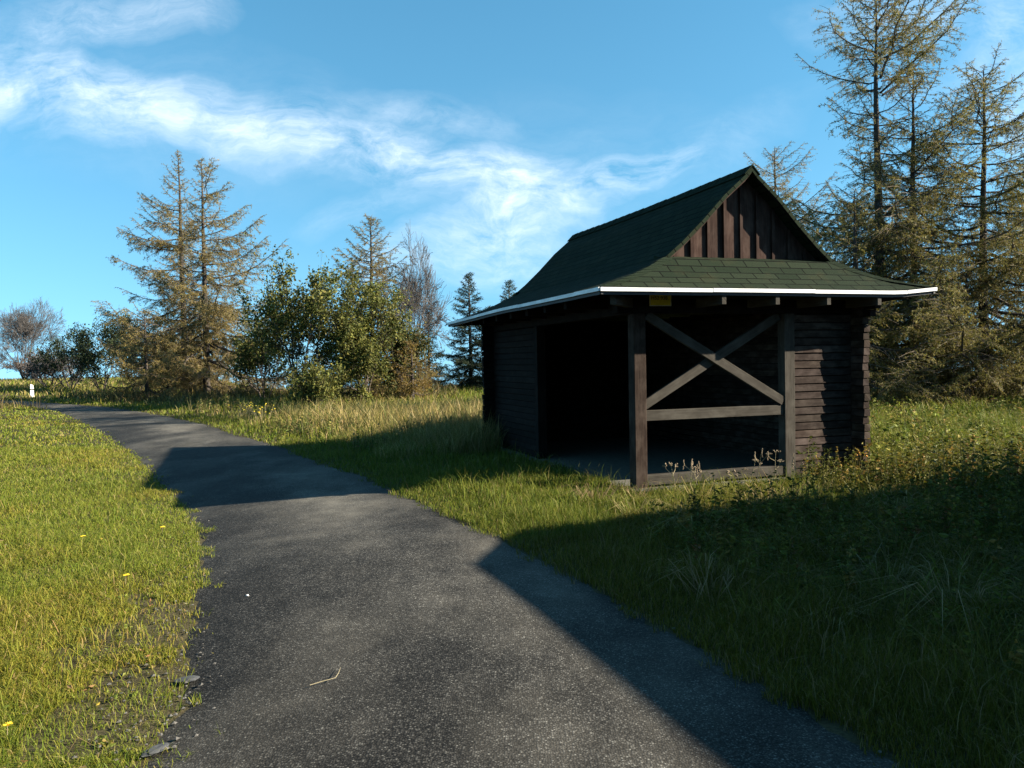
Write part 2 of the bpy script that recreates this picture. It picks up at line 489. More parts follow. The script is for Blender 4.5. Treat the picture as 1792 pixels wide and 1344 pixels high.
# rafter tails
for u in (-.87, -.037, .80, 1.67):
    a = Acc(); a.box((u-.034, .03, 2.44), (u+.034, 1.1, 2.565)); a.build('rafter_tail', W_GREY, hut, bevel=.004)
a = Acc(); a.beam((-2.42, .14, 2.50), (-1.5, 1.1, 2.50), .075, .125); a.build('rafter_tail', W_GREY, hut, bevel=.004)
for v in (1.5, 2.3, 3.1, 3.9, 4.7, 5.5, 6.3):
    for sg in (-1, 1):
        a = Acc(); a.box((sg*2.5, v-.05, 2.47), (sg*1.5, v+.05, 2.585)) if sg > 0 else a.box((-2.5, v-.05, 2.47), (-1.5, v+.05, 2.585))
        a.build('rafter_tail', W_DARK, hut)
# floor slab
a = Acc(); a.box((-1.98, .52, -.28), (2.0, 7.15, 0)); a.build('floor_slab', CONCRETE, hut, bevel=.01)
PV = .651
# front left post, top plates
a = Acc(); a.box((-1.867, PV, -.06), (-1.687, PV+.18, 2.36)); a.build('corner_post', W_POST, hut, bevel=.008)
a = Acc(); a.box((.545, PV+.002, 0), (.722, PV+.16, 2.36)); a.build('door_post', W_GREY, hut, bevel=.006)
a = Acc(); a.box((-2.1, PV+.01, 2.362), (2.05, PV+.17, 2.56)); a.build('top_plate', W_DARK, hut, bevel=.006)
a = Acc(); a.box((-1.86, PV+.172, 2.362), (-1.69, 7.1, 2.55)); a.build('top_plate', W_DARK, hut, bevel=.006)
# cross brace between the posts and the two rails
a = Acc(); a.beam((-1.68, PV+.10, 1.115), (.51, PV+.10, 2.33), .055, .125); a.build('cross_brace', W_GREY, hut, bevel=.004)
a = Acc(); a.beam((-1.66, PV+.042, 2.34), (.53, PV+.042, 1.10), .055, .125); a.build('cross_brace', W_GREY, hut, bevel=.004)
a = Acc(); a.box((-1.686, PV+.03, .905), (.543, PV+.15, 1.045)); a.build('rail', W_GREY, hut, bevel=.005)
a = Acc(); a.box((-1.686, PV+.02, .03), (.543, PV+.15, .165)); a.build('rail', W_GREY, hut, bevel=.005)
# plank walls
def plank_wall(name, axis, c0, c1, at, thick, z0, z1, mat, jag0=0, jag1=0, zoff=0, ph=.112, skip=None, gap=.007):
    a = Acc(); z = z0+zoff
    while z < z1-.03:
        h = min(ph, z1-z)-gap
        j = random.uniform(-.005, .005); k0 = random.uniform(-1, 1)*jag0; k1 = random.uniform(-1, 1)*jag1
        cl = random.uniform(.72, 1.35); cc = (cl, cl*random.uniform(.95, 1.02), cl*random.uniform(.92, 1.03))
        tilt = .012
        if skip and skip[0] < z < skip[1]: z += ph; continue
        if axis == 'u':
            p = [(c0+k0, at+j-tilt, z), (c1+k1, at+j-tilt, z), (c1+k1, at+thick+j, z), (c0+k0, at+thick+j, z),
                 (c0+k0, at+j, z+h), (c1+k1, at+j, z+h), (c1+k1, at+thick+j, z+h), (c0+k0, at+thick+j, z+h)]
            a.hexa(p, 0, cc)
        else:
            p = [(at+j, c0+k0, z), (at+thick+j, c0+k0, z), (at+thick+j, c1+k1, z), (at+j, c1+k1, z),
                 (at+j+tilt*.5, c0+k0, z+h), (at+thick+j-tilt*.5, c0+k0, z+h), (at+thick+j-tilt*.5, c1+k1, z+h), (at+j+tilt*.5, c1+k1, z+h)]
            a.hexa(p, 1, cc)
        z += ph
    if axis == 'u': a.box((c0+.03, at+thick*.35, z0), (c1-.03, at+thick*.75, z1-.005), (.6, .6, .6))
    else: a.box((at+thick*.35, c0+.03, z0), (at+thick*.75, c1-.03, z1-.005), (.6, .6, .6))
    return a.build(name, mat, hut, bevel=.004)
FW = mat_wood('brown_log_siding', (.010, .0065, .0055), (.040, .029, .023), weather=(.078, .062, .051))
plank_wall('front_wall', 'u', .726, 1.74, PV+.03, .06, 0, 2.36, FW, gap=.013)
plank_wall('side_wall', 'v', .43, 7.14, 1.745, .115, 0, 2.58, FW, .022, .03, -.05)
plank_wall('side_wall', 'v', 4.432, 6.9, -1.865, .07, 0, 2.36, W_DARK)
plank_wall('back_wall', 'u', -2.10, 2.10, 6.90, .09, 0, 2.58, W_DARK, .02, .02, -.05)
a = Acc(); a.box((-1.885, 4.29, 0), (-1.72, 4.428, 2.36)); a.build('door_post', W_DARK, hut, bevel=.005)
# corner bracing under the right eave: the top logs of the side wall step forward
for i, (v0, z) in enumerate(((.30, 2.30), (.20, 2.41))):
    a = Acc(); a.box((1.75, v0, z), (1.855, .46, z+.10)); a.build('corbel', W_DARK, hut)
# low ledge on the back wall inside
a = Acc(); a.box((-1.0, 6.55, 1.10), (.2, 6.88, 1.14)); a.build('ledge', W_DARK, hut)

# small yellow sign under the eave
sign = empty('sign', (HO[0]+(-1.464)*U_[0]+(PV-.012)*V_[0], HO[1]+(-1.464)*U_[1]+(PV-.012)*V_[1], FLOOR+2.458), .3281,
             'small yellow sign with dark lettering above the shelter corner post', 'sign')
YEL = plain('yellow_enamel', (.62, .50, .03), .45, 0, 25, .12)
BLK = plain('black_paint', (.012, .012, .012), .5)
GRYB = plain('grey_sign_border', (.40, .40, .36), .5)
a = Acc(); a.box((-.165, 0, 0), (.165, .012, .172)); a.build('plate', YEL, sign, bevel=.003)
a = Acc()
for p in (((-.165, -.002, 0), (.165, 0, .010)), ((-.165, -.002, .162), (.165, 0, .172)), ((-.165, -.002, .010), (-.155, 0, .162)), ((.155, -.002, .010), (.165, 0, .162))): a.box(*p)
a.build('border', GRYB, sign)
def text_mesh(txt, size, name, mat, parent, loc):
    cu = bpy.data.curves.new(name, 'FONT'); cu.body = txt; cu.size = size; cu.extrude = .001
    t = bpy.data.objects.new('tmp_text', cu); COL.objects.link(t)
    bpy.context.view_layer.update()
    dg = bpy.context.evaluated_depsgraph_get()
    me = bpy.data.meshes.new_from_object(t.evaluated_get(dg))
    bpy.data.objects.remove(t)
    me.materials.clear(); me.materials.append(mat)
    ob = bpy.data.objects.new(name, me); COL.objects.link(ob); ob.parent = parent
    ob.location = loc; ob.rotation_euler = (math.pi/2, 0, 0)
    return ob
text_mesh('H52 938,', .072, 'lettering', BLK, sign, (-.145, -.0035, .085))

# ------------------------------------------------------------------ outbuilding to the right (outside the frame; its shadow is in it)
SUN_AZ, SUN_EL = math.radians(-6.0), math.radians(26.0)
SUN = Vector((math.cos(SUN_EL)*math.cos(SUN_AZ), math.cos(SUN_EL)*math.sin(SUN_AZ), math.sin(SUN_EL)))
Hs = 3.4
k = Hs/math.tan(SUN_EL)
ax, ay = -.39+k*math.cos(SUN_AZ), 6.68+k*math.sin(SUN_AZ)
barn = empty('wooden_outbuilding', (ax, ay, float(tz(ax, ay))), .3281, 'dark wooden outbuilding whose shadow falls across the road in front', 'outbuilding')
a = Acc()   # roof slabs: v is away from the camera
def slab(ac, P, t):
    V = [(p[0], p[1], p[2]-t) for p in P]+list(P); ac.hexa(V, 0)
slab(a, [(0, -8.6, Hs), (7.5, -8.6, Hs), (7.5, 0, Hs), (0, 0, Hs)], .14)
slab(a, [(0, .003, Hs-.001), (7.5, .003, Hs-.001), (7.5, 1.36, Hs-.381), (0, 1.36, Hs-.381)], .14)
a.build('roof', plain('grey_roofing_felt', (.05, .052, .05), .85, 0, 20, .3), barn)
a = Acc()
z = -.2
while z < Hs-.62:
    cl = random.uniform(.75, 1.3); cc = (cl, cl, cl)
    a.box((.5, -8.2, z), (.56, .9, z+.17), cc); a.box((7.0, -8.2, z), (7.06, .9, z+.17), cc)
    a.box((.562, .84, z), (6.998, .9, z+.17), cc); a.box((.562, -8.2, z), (6.998, -8.14, z+.17), cc)
    z += .178
a.box((.505, -8.19, z), (.555, .70, Hs-.145)); a.box((7.005, -8.19, z), (7.055, .7, Hs-.145)); a.box((.57, -8.19, z), (6.99, -8.15, Hs-.145))
a.build('wall', W_DARK, barn)
a = Acc()
for i in range(8): a.box((.44, -5.2+i*.15, 0), (.497, -5.06+i*.15, 2.05))
d = a.build('door', W_GREY, barn); a = Acc(); a.box((.40, -4.2, 1.0), (.438, -4.16, 1.14)); a.build('handle', BLK, d)

# ------------------------------------------------------------------ camera
p_, r_ = -.02966, .01899
Fv = Vector((0, math.cos(p_), math.sin(p_))); R0 = Vector((1, 0, 0)); U0 = Vector((0, -math.sin(p_), math.cos(p_)))
Rv = math.cos(r_)*R0-math.sin(r_)*U0; Uv = math.sin(r_)*R0+math.cos(r_)*U0
cam = bpy.data.cameras.new('camera'); cam.lens = 36*1400/1792; cam.sensor_width = 36; cam.clip_end = 6000; cam.clip_start = .05
co = bpy.data.objects.new('camera', cam); COL.objects.link(co)
M = Matrix.Identity(4)
for i in range(3): M[i][0], M[i][1], M[i][2] = Rv[i], Uv[i], -Fv[i]
M[2][3] = EYE
co.matrix_world = M; S.camera = co

# ------------------------------------------------------------------ light and sky
sl = bpy.data.lights.new('sun', 'SUN'); sl.energy = 5.0; sl.angle = math.radians(.55); sl.color = (1, .90, .74)
so = bpy.data.objects.new('sun', sl); COL.objects.link(so)
so.rotation_euler = (-SUN).to_track_quat('-Z', 'Y').to_euler(); so.location = (40, -6, 30)

w = bpy.data.worlds.new('World'); S.world = w; w.use_nodes = True
nt = w.node_tree; bg = nt.nodes['Background']; bg.inputs[1].default_value = .065
sky = nt.nodes.new('ShaderNodeTexSky'); sky.sky_type = 'NISHITA'; sky.sun_disc = False
sky.sun_elevation = SUN_EL; sky.sun_rotation = math.pi/2-SUN_AZ
sky.altitude = 800; sky.air_density = 1.0; sky.dust_density = .3; sky.ozone_density = 2.0
tc = nt.nodes.new('ShaderNodeTexCoord'); sep = nt.nodes.new('ShaderNodeSeparateXYZ'); nt.links.new(tc.outputs['Generated'], sep.inputs[0])
zc = math_(nt, 'ADD', math_(nt, 'MULTIPLY', math_(nt, 'MAXIMUM', sep.outputs[2], 0.0), .75), .16)
cmb = nt.nodes.new('ShaderNodeCombineXYZ')
nt.links.new(sep.outputs[0], cmb.inputs[0]); nt.links.new(sep.outputs[1], cmb.inputs[1]); nt.links.new(zc, cmb.inputs[2])
vn = nt.nodes.new('ShaderNodeVectorMath'); vn.operation = 'NORMALIZE'; nt.links.new(cmb.outputs[0], vn.inputs[0])
nt.links.new(vn.outputs[0], sky.inputs[0])
hs = nt.nodes.new('ShaderNodeHueSaturation'); hs.inputs['Hue'].default_value = .477; hs.inputs['Saturation'].default_value = 1.22
nt.links.new(sky.outputs[0], hs.inputs['Color'])
# thin cirrus: direction on the sky as (x/y, z/y)
yy = math_(nt, 'MAXIMUM', sep.outputs[1], .05)
ca = nt.nodes.new('ShaderNodeCombineXYZ'); nt.links.new(math_(nt, 'DIVIDE', sep.outputs[0], yy), ca.inputs[0]); nt.links.new(math_(nt, 'DIVIDE', sep.outputs[2], yy), ca.inputs[1])
A = ca.outputs[0]
def skyxy(px, py):
    X, Y = px-896, py-672; c, s = math.cos(r_), math.sin(r_)
    a, b = c*X-s*Y, s*X+c*Y
    d = (a/1400, math.cos(p_)+math.sin(p_)*b/1400, math.sin(p_)-math.cos(p_)*b/1400)
    return d[0]/d[1], d[2]/d[1]
def blob(px, py, rx, ry, rot, amp):
    m = nt.nodes.new('ShaderNodeMapping'); m.vector_type = 'TEXTURE'
    x, y = skyxy(px, py); m.inputs['Location'].default_value = (x, y, 0)
    m.inputs['Rotation'].default_value = (0, 0, math.radians(rot)); m.inputs['Scale'].default_value = (rx/1400, ry/1400, 1)
    nt.links.new(WA, m.inputs[0])
    g = nt.nodes.new('ShaderNodeTexGradient'); g.gradient_type = 'SPHERICAL'; nt.links.new(m.outputs[0], g.inputs[0])
    return math_(nt, 'MULTIPLY', math_(nt, 'POWER', g.outputs['Fac'], .8), amp)
# warp
wn = nt.nodes.new('ShaderNodeTexNoise'); wn.inputs['Scale'].default_value = 5; wn.inputs['Detail'].default_value = 5; nt.links.new(A, wn.inputs['Vector'])
ws = nt.nodes.new('ShaderNodeVectorMath'); ws.operation = 'SUBTRACT'; nt.links.new(wn.outputs['Color'], ws.inputs[0]); ws.inputs[1].default_value = (.5, .5, .5)
wm = nt.nodes.new('ShaderNodeVectorMath'); wm.operation = 'MULTIPLY'; nt.links.new(ws.outputs[0], wm.inputs[0]); wm.inputs[1].default_value = (.24, .12, 0)
wa = nt.nodes.new('ShaderNodeVectorMath'); wa.operation = 'ADD'; nt.links.new(A, wa.inputs[0]); nt.links.new(wm.outputs[0], wa.inputs[1])
WA = wa.outputs[0]
blobs = [(190, 175, 190, 95, -14, .95), (400, 225, 200, 75, -22, .65), (560, 270, 220, 55, -16, .55), (690, 265, 150, 40, -14, .85), (880, 315, 170, 70, -4, 1.05), (1085, 318, 120, 50, 22, .8),
         (40, 80, 170, 110, 25, .45), (220, 15, 190, 55, 0, .6), (0, 170, 70, 60, 0, .7), (860, 415, 220, 70, 14, 1.0), (760, 330, 260, 70, -10, .2),
         (700, 205, 260, 50, -4, .36), (1790, 190, 140, 140, 45, .55), (1640, 10, 280, 80, 0, .5), (1730, 90, 180, 50, 30, .4), (930, 470, 160, 40, 8, .4), (1280, 230, 260, 60, 25, .14), (640, 380, 120, 35, 10, .3), (980, 300, 420, 160, -6, .14), (300, 200, 420, 170, -10, .16)]
tot = None
for bb in blobs:
    v = blob(*bb); tot = v if tot is None else math_(nt, 'ADD', tot, v)
mpf = nt.nodes.new('ShaderNodeMapping'); mpf.inputs['Rotation'].default_value = (0, 0, math.radians(16)); mpf.inputs['Scale'].default_value = (1, 2.6, 1); nt.links.new(WA, mpf.inputs[0])
f1 = noise(nt, mpf.outputs[0], 14, 12, .70)
f2 = noise(nt, WA, 6.5, 6, .6)
fib = ramp(nt, math_(nt, 'ADD', math_(nt, 'MULTIPLY', f1, .5), math_(nt, 'MULTIPLY', f2, .5)), [(.37, (.0,)*3), (.50, (.42,)*3), (.66, (1,)*3)])
dens = math_(nt, 'MULTIPLY', tot, fib, False)
dens = math_(nt, 'MULTIPLY', math_(nt, 'MINIMUM', dens, 1.0), .76)
fy = nt.nodes.new('ShaderNodeMath'); fy.operation = 'GREATER_THAN'; fy.inputs[1].default_value = .06; nt.links.new(sep.outputs[1], fy.inputs[0])
dens = math_(nt, 'MULTIPLY', dens, fy.outputs[0])
skyc = mixc(nt, hs.outputs[0], (6.6, 6.9, 7.2), dens)
nt.links.new(skyc, bg.inputs[0])

S.view_settings.view_transform = 'Standard'; S.view_settings.look = 'None'; S.view_settings.gamma = 1; S.view_settings.exposure = 1.88
S.cycles.max_bounces = 6; S.cycles.diffuse_bounces = 3; S.cycles.glossy_bounces = 2; S.cycles.transmission_bounces = 3; S.cycles.use_adaptive_sampling = True
# ------------------------------------------------------------------ grass and weeds
LEAF = mat_leaf('grass_blades', .30, .6, .14)
def dirs(n):
    a = rng.uniform(0, 2*np.pi, n); return np.cos(a), np.sin(a)
def jitter_cols(n, palette, weights, var=.15):
    pal = np.array(palette); k = rng.choice(len(pal), n, p=np.array(weights)/sum(weights))
    c = pal[k]*rng.uniform(1-var, 1+var, (n, 1))*rng.uniform(.92, 1.08, (n, 3)); return c
def blades(x, y, z, h, w, lean, col, az=None):
    """curved grass blades, three triangles each"""
    n = len(x); ca, sa = dirs(n)
    if az is None: la = rng.uniform(0, 2*np.pi, n)
    else: la = az + rng.normal(0, .7, n)
    lx, ly = np.cos(la)*lean*h, np.sin(la)*lean*h
    V = np.empty((n, 5, 3))
    hw = w*.5
    V[:, 0] = np.stack([x-ca*hw, y-sa*hw, z-.01], 1); V[:, 1] = np.stack([x+ca*hw, y+sa*hw, z-.01], 1)
    mx, my, mz = x+lx*.32, y+ly*.32, z+h*.58
    V[:, 2] = np.stack([mx-ca*hw*.75, my-sa*hw*.75, mz], 1); V[:, 3] = np.stack([mx+ca*hw*.75, my+sa*hw*.75, mz], 1)
    V[:, 4] = np.stack([x+lx, y+ly, z+h*np.sqrt(np.maximum(.08, 1-.55*lean**2))], 1)
    b = np.arange(n)[:, None]*5
    F = np.stack([b+[0, 1, 3], b+[0, 3, 2], b+[2, 3, 4]], 1).reshape(-1, 3)
    return V.reshape(-1, 3), F, np.repeat(col, 5, 0)
def leaves(p, d, L, w, col, fold=.25):
    """folded diamond leaves at p (n,3) pointing along d (n,3)"""
    n = len(p); d = d/np.linalg.norm(d, axis=1, keepdims=True)
    r = rng.normal(size=(n, 3)); s = np.cross(d, r); s /= np.linalg.norm(s, axis=1, keepdims=True)
    u = np.cross(s, d)
    L = np.asarray(L).reshape(-1, 1)*np.ones((n, 1)); w = np.asarray(w).reshape(-1, 1)*np.ones((n, 1))
    V = np.empty((n, 4, 3)); V[:, 0] = p; V[:, 2] = p+d*L
    m = p+d*L*.45+u*w*fold; V[:, 1] = m-s*w*.5; V[:, 3] = m+s*w*.5
    b = np.arange(n)[:, None]*4
    F = np.stack([b+[0, 1, 2], b+[0, 2, 3]], 1).reshape(-1, 3)
    return V.reshape(-1, 3), F, np.repeat(col, 4, 0)
class Big:
    def __init__(s): s.V = []; s.F = []; s.C = []; s.n = 0
    def add(s, t):
        V, F, C = t
        if len(V) == 0: return
        s.V.append(V); s.F.append(F+s.n); s.C.append(C); s.n += len(V)
    def build(s, name, mat, parent=None):
        return mesh_obj(name, np.concatenate(s.V), np.concatenate(s.F), mat, parent, np.concatenate(s.C))
def frustum_pts(d0, d1, rho, half=.80):
    a = half*(d1*d1-d0*d0); n = int(a*rho)
    y = np.sqrt(rng.uniform(d0*d0, d1*d1, n)); x = rng.uniform(-half, half, n)*(y+.6)
    return x, y

GREENS = [(.078, .105, .010), (.108, .128, .014), (.150, .148, .022), (.190, .155, .058), (.052, .074, .010)]
LAWN_W = [3, 4, 2.6, .8, 1]
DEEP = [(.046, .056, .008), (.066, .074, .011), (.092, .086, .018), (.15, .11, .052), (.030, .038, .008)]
SHADE_GREENS = [(.082, .076, .007), (.118, .104, .010), (.145, .112, .018), (.22, .155, .07), (.052, .052, .007)]  # grass in the shadow: warm tint put into the colour against blue skylight
TAN = [(.26, .195, .075), (.21, .165, .055), (.15, .135, .04), (.33, .26, .12), (.085, .09, .02)]
lawn, verge, meadow, tall = Big(), Big(), Big(), Big()
rings = [(2.6, 4.2, 14000, .0036), (4.2, 6.2, 8000, .0045), (6.2, 9, 4800, .005), (9, 13, 2100, .007), (13, 19, 900, .0105), (19, 28, 170, .025), (28, 42, 70, .040), (42, 62, 26, .06), (62, 105, 7, .10)]
for d0, d1, rho, w in rings:
    x, y = frustum_pts(d0, d1, rho)
    near = y < 30
    ragged = .15*wob(x, y, 3, 3)+.10*wob(x, y, 11, 6)
    inroad = in_poly(x, y, ROADP)
    dl = dist_poly(x, y, RL); dr = dist_poly(x, y, RR); left = in_poly(x, y, LEFTP) | (inroad & (dl < dr))
    u, v = hut_uv(x, y)
    slab = (np.abs(u) < 1.95) & (v > .5) & (v < 7.15)
    # ragged overlap of the turf onto the tarmac
    over = inroad & (np.minimum(dl, dr) < .05+np.maximum(ragged, -.02)) & (rng.random(len(x)) < .6)
    keep = (~inroad | over) & ~slab
    # bare gravelly patches beside the left edge near the camera
    bare = left & (dl < .55+.35*wob(x, y, 1.3, 7)) & (y < 6.0) & (wob(x, y, 2.6, 12) > -.55)
    keep &= ~(bare & (rng.random(len(x)) < .80))
    x, y, dl, dr, left, u, v = [q[keep] for q in (x, y, dl, dr, left, u, v)]
    z = tz(x, y); n = len(x); rw = rng.uniform(.7, 1.3, n)*w
    pn = wob(x, y, .45, 4); pn2 = wob(x, y, 1.7, 9)
    # ---- left lawn
    m = left; k = m.sum()
    if k:
        h = rng.uniform(.04, .10, k)*(1+.35*pn2[m])*(.5+.5*ss(.0, .7, dl[m]))*(1+.3*ss(5, 2, y[m]))
        h = h*(1+1.2*(rng.random(k) < .05)) * (1+.4*ss(46, 55, y[m]))
        c = jitter_cols(k, GREENS, LAWN_W, .10)
        t = ss(.0, .9, pn[m])[:, None]; c = c*(1-t)+c*np.array([1.25, 1.05, 1.1])*t
        far = ss(44, 52, y[m])[:, None]; c = c*(1-far)+jitter_cols(k, TAN, [3, 3, 3, 1, 2])*far
        c = c*1.24; lawn.add(blades(x[m], y[m], z[m], h, rw[m], rng.uniform(.45, 1.45, k), c))
    R = ~left
    dsh = v   # along the shelter's depth
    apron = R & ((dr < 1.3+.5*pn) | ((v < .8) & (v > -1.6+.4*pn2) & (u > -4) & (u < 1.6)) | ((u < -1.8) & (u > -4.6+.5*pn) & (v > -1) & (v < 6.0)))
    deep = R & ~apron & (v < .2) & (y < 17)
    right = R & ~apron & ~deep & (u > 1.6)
    tan = R & ~apron & ~deep & ~right
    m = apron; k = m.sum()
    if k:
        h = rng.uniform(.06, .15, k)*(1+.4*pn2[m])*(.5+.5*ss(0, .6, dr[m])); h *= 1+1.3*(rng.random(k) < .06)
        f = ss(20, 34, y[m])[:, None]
        sd = ss(.15, -.35, (v[m]-(-1.75)))[:, None]; c = (jitter_cols(k, GREENS, [3, 4, 2, .8, 1.5])*(1-sd)+jitter_cols(k, SHADE_GREENS, [3, 4, 2.5, 1.6, 2])*sd)*(1-f)+jitter_cols(k, GREENS, [3, 4, 3, 2, 1])*f  # sd blends lit grass colours into the shade-tinted set past the shadow edge
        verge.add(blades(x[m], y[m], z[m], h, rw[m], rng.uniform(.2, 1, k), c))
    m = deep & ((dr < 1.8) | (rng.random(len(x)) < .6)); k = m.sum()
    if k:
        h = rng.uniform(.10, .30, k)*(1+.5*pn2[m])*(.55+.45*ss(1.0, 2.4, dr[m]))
        c = jitter_cols(k, SHADE_GREENS, [3, 4, 2.5, 1.6, 2])
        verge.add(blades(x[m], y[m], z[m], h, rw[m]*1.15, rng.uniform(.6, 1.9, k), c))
    m = right; k = m.sum()
    if k:
        h = rng.uniform(.15, .42, k)*(1+.5*pn2[m])*(1-.35*ss(22, 14, y[m]))
        c = 1.25*jitter_cols(k, GREENS, [3, 3, 2.5, 2.0, 2.2])
        meadow.add(blades(x[m], y[m], z[m], h, rw[m], rng.uniform(.2, .9, k), c))
    m = tan; k = m.sum()
    if k:
        s = ss(1.2, 3.2, dr[m]); fw = ss(30, 24, y[m])
        h = (rng.uniform(.14, .3, k)*(1-s)+rng.uniform(.28, .80, k)*s)*(1+.3*pn2[m])*(.55+.45*fw)
        t = (np.clip(.42+.55*s*fw+.22*pn2[m], 0, 1) > rng.random(k))[:, None]
        c = 1.15*np.where(t, jitter_cols(k, TAN, [3, 3, 3, 1.5, 2]), jitter_cols(k, GREENS, [3, 3, 3, 1, 2]))
        tall.add(blades(x[m], y[m], z[m], h, rw[m]*.85, rng.uniform(.15, .75, k), c))
tag(lawn.build('lawn_grass', LEAF), kind='stuff'); tag(verge.build('verge_grass', LEAF), kind='stuff')
tag(meadow.build('meadow_grass', LEAF), kind='stuff'); tag(tall.build('dry_tall_grass', LEAF), kind='stuff')

# broad leaved weeds
def weeds(x, y, hs, nleaf, L, pal, wts):
    B = Big(); n = len(x); z = tz(x, y)
    top = np.stack([x+rng.normal(0, .12, n)*hs, y+rng.normal(0, .12, n)*hs, z+hs], 1); bot = np.stack([x, y, z-.02], 1)
    # stems
    ca, sa = dirs(n); w = .0035+.0005*y
    V = np.empty((n, 3, 3)); off = np.stack([ca, sa, 0*ca], 1)*w[:, None]
    V[:, 0] = bot-off; V[:, 1] = bot+off; V[:, 2] = top
    B.add((V.reshape(-1, 3), np.arange(n*3).reshape(-1, 3), np.repeat(jitter_cols(n, [(.09, .08, .03), (.06, .07, .02)], [1, 1]), 3, 0)))
    k = np.repeat(np.arange(n), nleaf); m = len(k); t = rng.uniform(.12, 1, m)
    p = bot[k]*(1-t[:, None])+top[k]*t[:, None]
    a = rng.uniform(0, 2*np.pi, m); el = rng.uniform(-.45, .7, m)
    d = np.stack([np.cos(a)*np.cos(el), np.sin(a)*np.cos(el), np.sin(el)], 1)
    LL = L[k]*rng.uniform(.6, 1.25, m)*(1.15-.5*t)
    pc = jitter_cols(n, pal, wts, .2)[k]*rng.uniform(.75, 1.25, (m, 1))
    B.add(leaves(p, d, LL, LL*rng.uniform(.32, .6, m), pc))
    return B
WP = [(.054, .062, .009), (.088, .088, .012), (.125, .112, .018), (.19, .12, .025), (.14, .06, .02)]  # weeds carry the same warm shade tint in their colour
def scatter(n, ux, vy, cond):
    x = rng.uniform(*ux, n); y = rng.uniform(*vy, n)
    k = cond(x, y) & ~in_poly(x, y, ROADP) & (np.abs(x) < .8*(y+1)); return x[k], y[k]
def c_right(x, y):
    u, v = hut_uv(x, y); return (dist_poly(x, y, RR) > 1.0) & (v < .25) & ~in_poly(x, y, LEFTP) & (wob(x, y, .8, 5) > -.5) & ((u > .4) | (v < -1.9))
x, y = scatter(10500, (1.2, 13), (3, 13), c_right)
hs = rng.uniform(.14, .55, len(x))*(1+.4*wob(x, y, .9, 2))*(.6+.4*ss(1, 2.5, dist_poly(x, y, RR))); WB = weeds(x, y, hs, 18, rng.uniform(.03, .095, len(x))*(.7+.3*ss(4, 8, y)), WP, [3, 4, 3, 1.3, .35])
o = WB.build('leafy_weeds', LEAF); tag(o, kind='stuff')
def c_front(x, y):
    u, v = hut_uv(x, y); return (u > .3) & (u < 9) & (v > -2.4+.5*wob(x, y, .8, 3)) & (v < .30) & (wob(x, y, 1.1, 5) > -.35)
x, y = scatter(3600, (3, 13), (7.5, 15), c_front)
hs = rng.uniform(.22, .72, len(x)); WB = weeds(x, y, hs, 17, rng.uniform(.05, .11, len(x)), WP, [3, 4, 3, 1.0, .2])
o = WB.build('tall_leafy_weeds', LEAF); tag(o, kind='stuff')
# arching dry tufts in the shaded verge
x, y = scatter(330, (1.0, 12), (3, 11), lambda x, y: (dist_poly(x, y, RR) > .5) & (hut_uv(x, y)[1] < .2) & ~in_poly(x, y, LEFTP))
k = np.repeat(np.arange(len(x)), 34); xx = x[k]+rng.normal(0, .07, len(k)); yy = y[k]+rng.normal(0, .07, len(k))
tint = jitter_cols(len(x), [(.20, .15, .06), (.14, .125, .02), (.10, .105, .012), (.26, .19, .09)], [2, 3, 3, 1], .2)[k]*rng.uniform(.7, 1.25, (len(k), 1))
B = Big(); B.add(blades(xx, yy, tz(xx, yy), rng.uniform(.2, .5, len(x))[k]*rng.uniform(.5, 1.1, len(k)), .0035+.0007*yy, rng.uniform(.7, 2.0, len(k)), tint, np.arctan2(yy-y[k], xx-x[k])))
o = B.build('verge_grass_tufts', LEAF); tag(o, kind='stuff')
def c_mead(x, y):
    u, v = hut_uv(x, y); return (u > 2.0) & (v > -.3) & (wob(x, y, .55, 3) > -.7)
x, y = scatter(6500, (3, 24), (9, 27), c_mead)
hs = rng.uniform(.18, .5, len(x))*(1+.3*wob(x, y, .7, 6)); WB = weeds(x, y, hs, 10, rng.uniform(.07, .15, len(x)), [(.10, .125, .018), (.15, .16, .024), (.20, .185, .035), (.23, .16, .05), (.065, .09, .016)], [3, 4, 3, 1.0, 2])
o = WB.build('leafy_meadow_weeds', LEAF); tag(o, kind='stuff')
def c_tan(x, y):
    u, v = hut_uv(x, y); return (u < -2.2) & (dist_poly(x, y, RR) > .8) & ~in_poly(x, y, LEFTP) & (wob(x, y, .5, 8) > .15)
x, y = scatter(4200, (-14, 3), (14, 32), c_tan)
hs = rng.uniform(.25, .7, len(x)); WB = weeds(x, y, hs, 9, rng.uniform(.06, .12, len(x)), [(.07, .095, .018), (.11, .12, .03), (.15, .12, .045), (.19, .16, .04)], [3, 3, 3, 1])
o = WB.build('tall_meadow_herbs', LEAF); tag(o, kind='stuff')
# low rosettes and clover in the left lawn
def c_lawn(x, y): return in_poly(x, y, LEFTP) & (dist_poly(x, y, RL) > .15)
x, y = scatter(2600, (-9, -1.5), (2.8, 9), c_lawn)
hs = rng.uniform(.02, .05, len(x)); WB = weeds(x, y, hs, 6, rng.uniform(.025, .05, len(x)), [(.09, .12, .02), (.13, .14, .025), (.17, .13, .04), (.22, .12, .05)], [3, 3, 1.2, .5])
o = WB.build('lawn_weeds', LEAF); tag(o, kind='stuff')
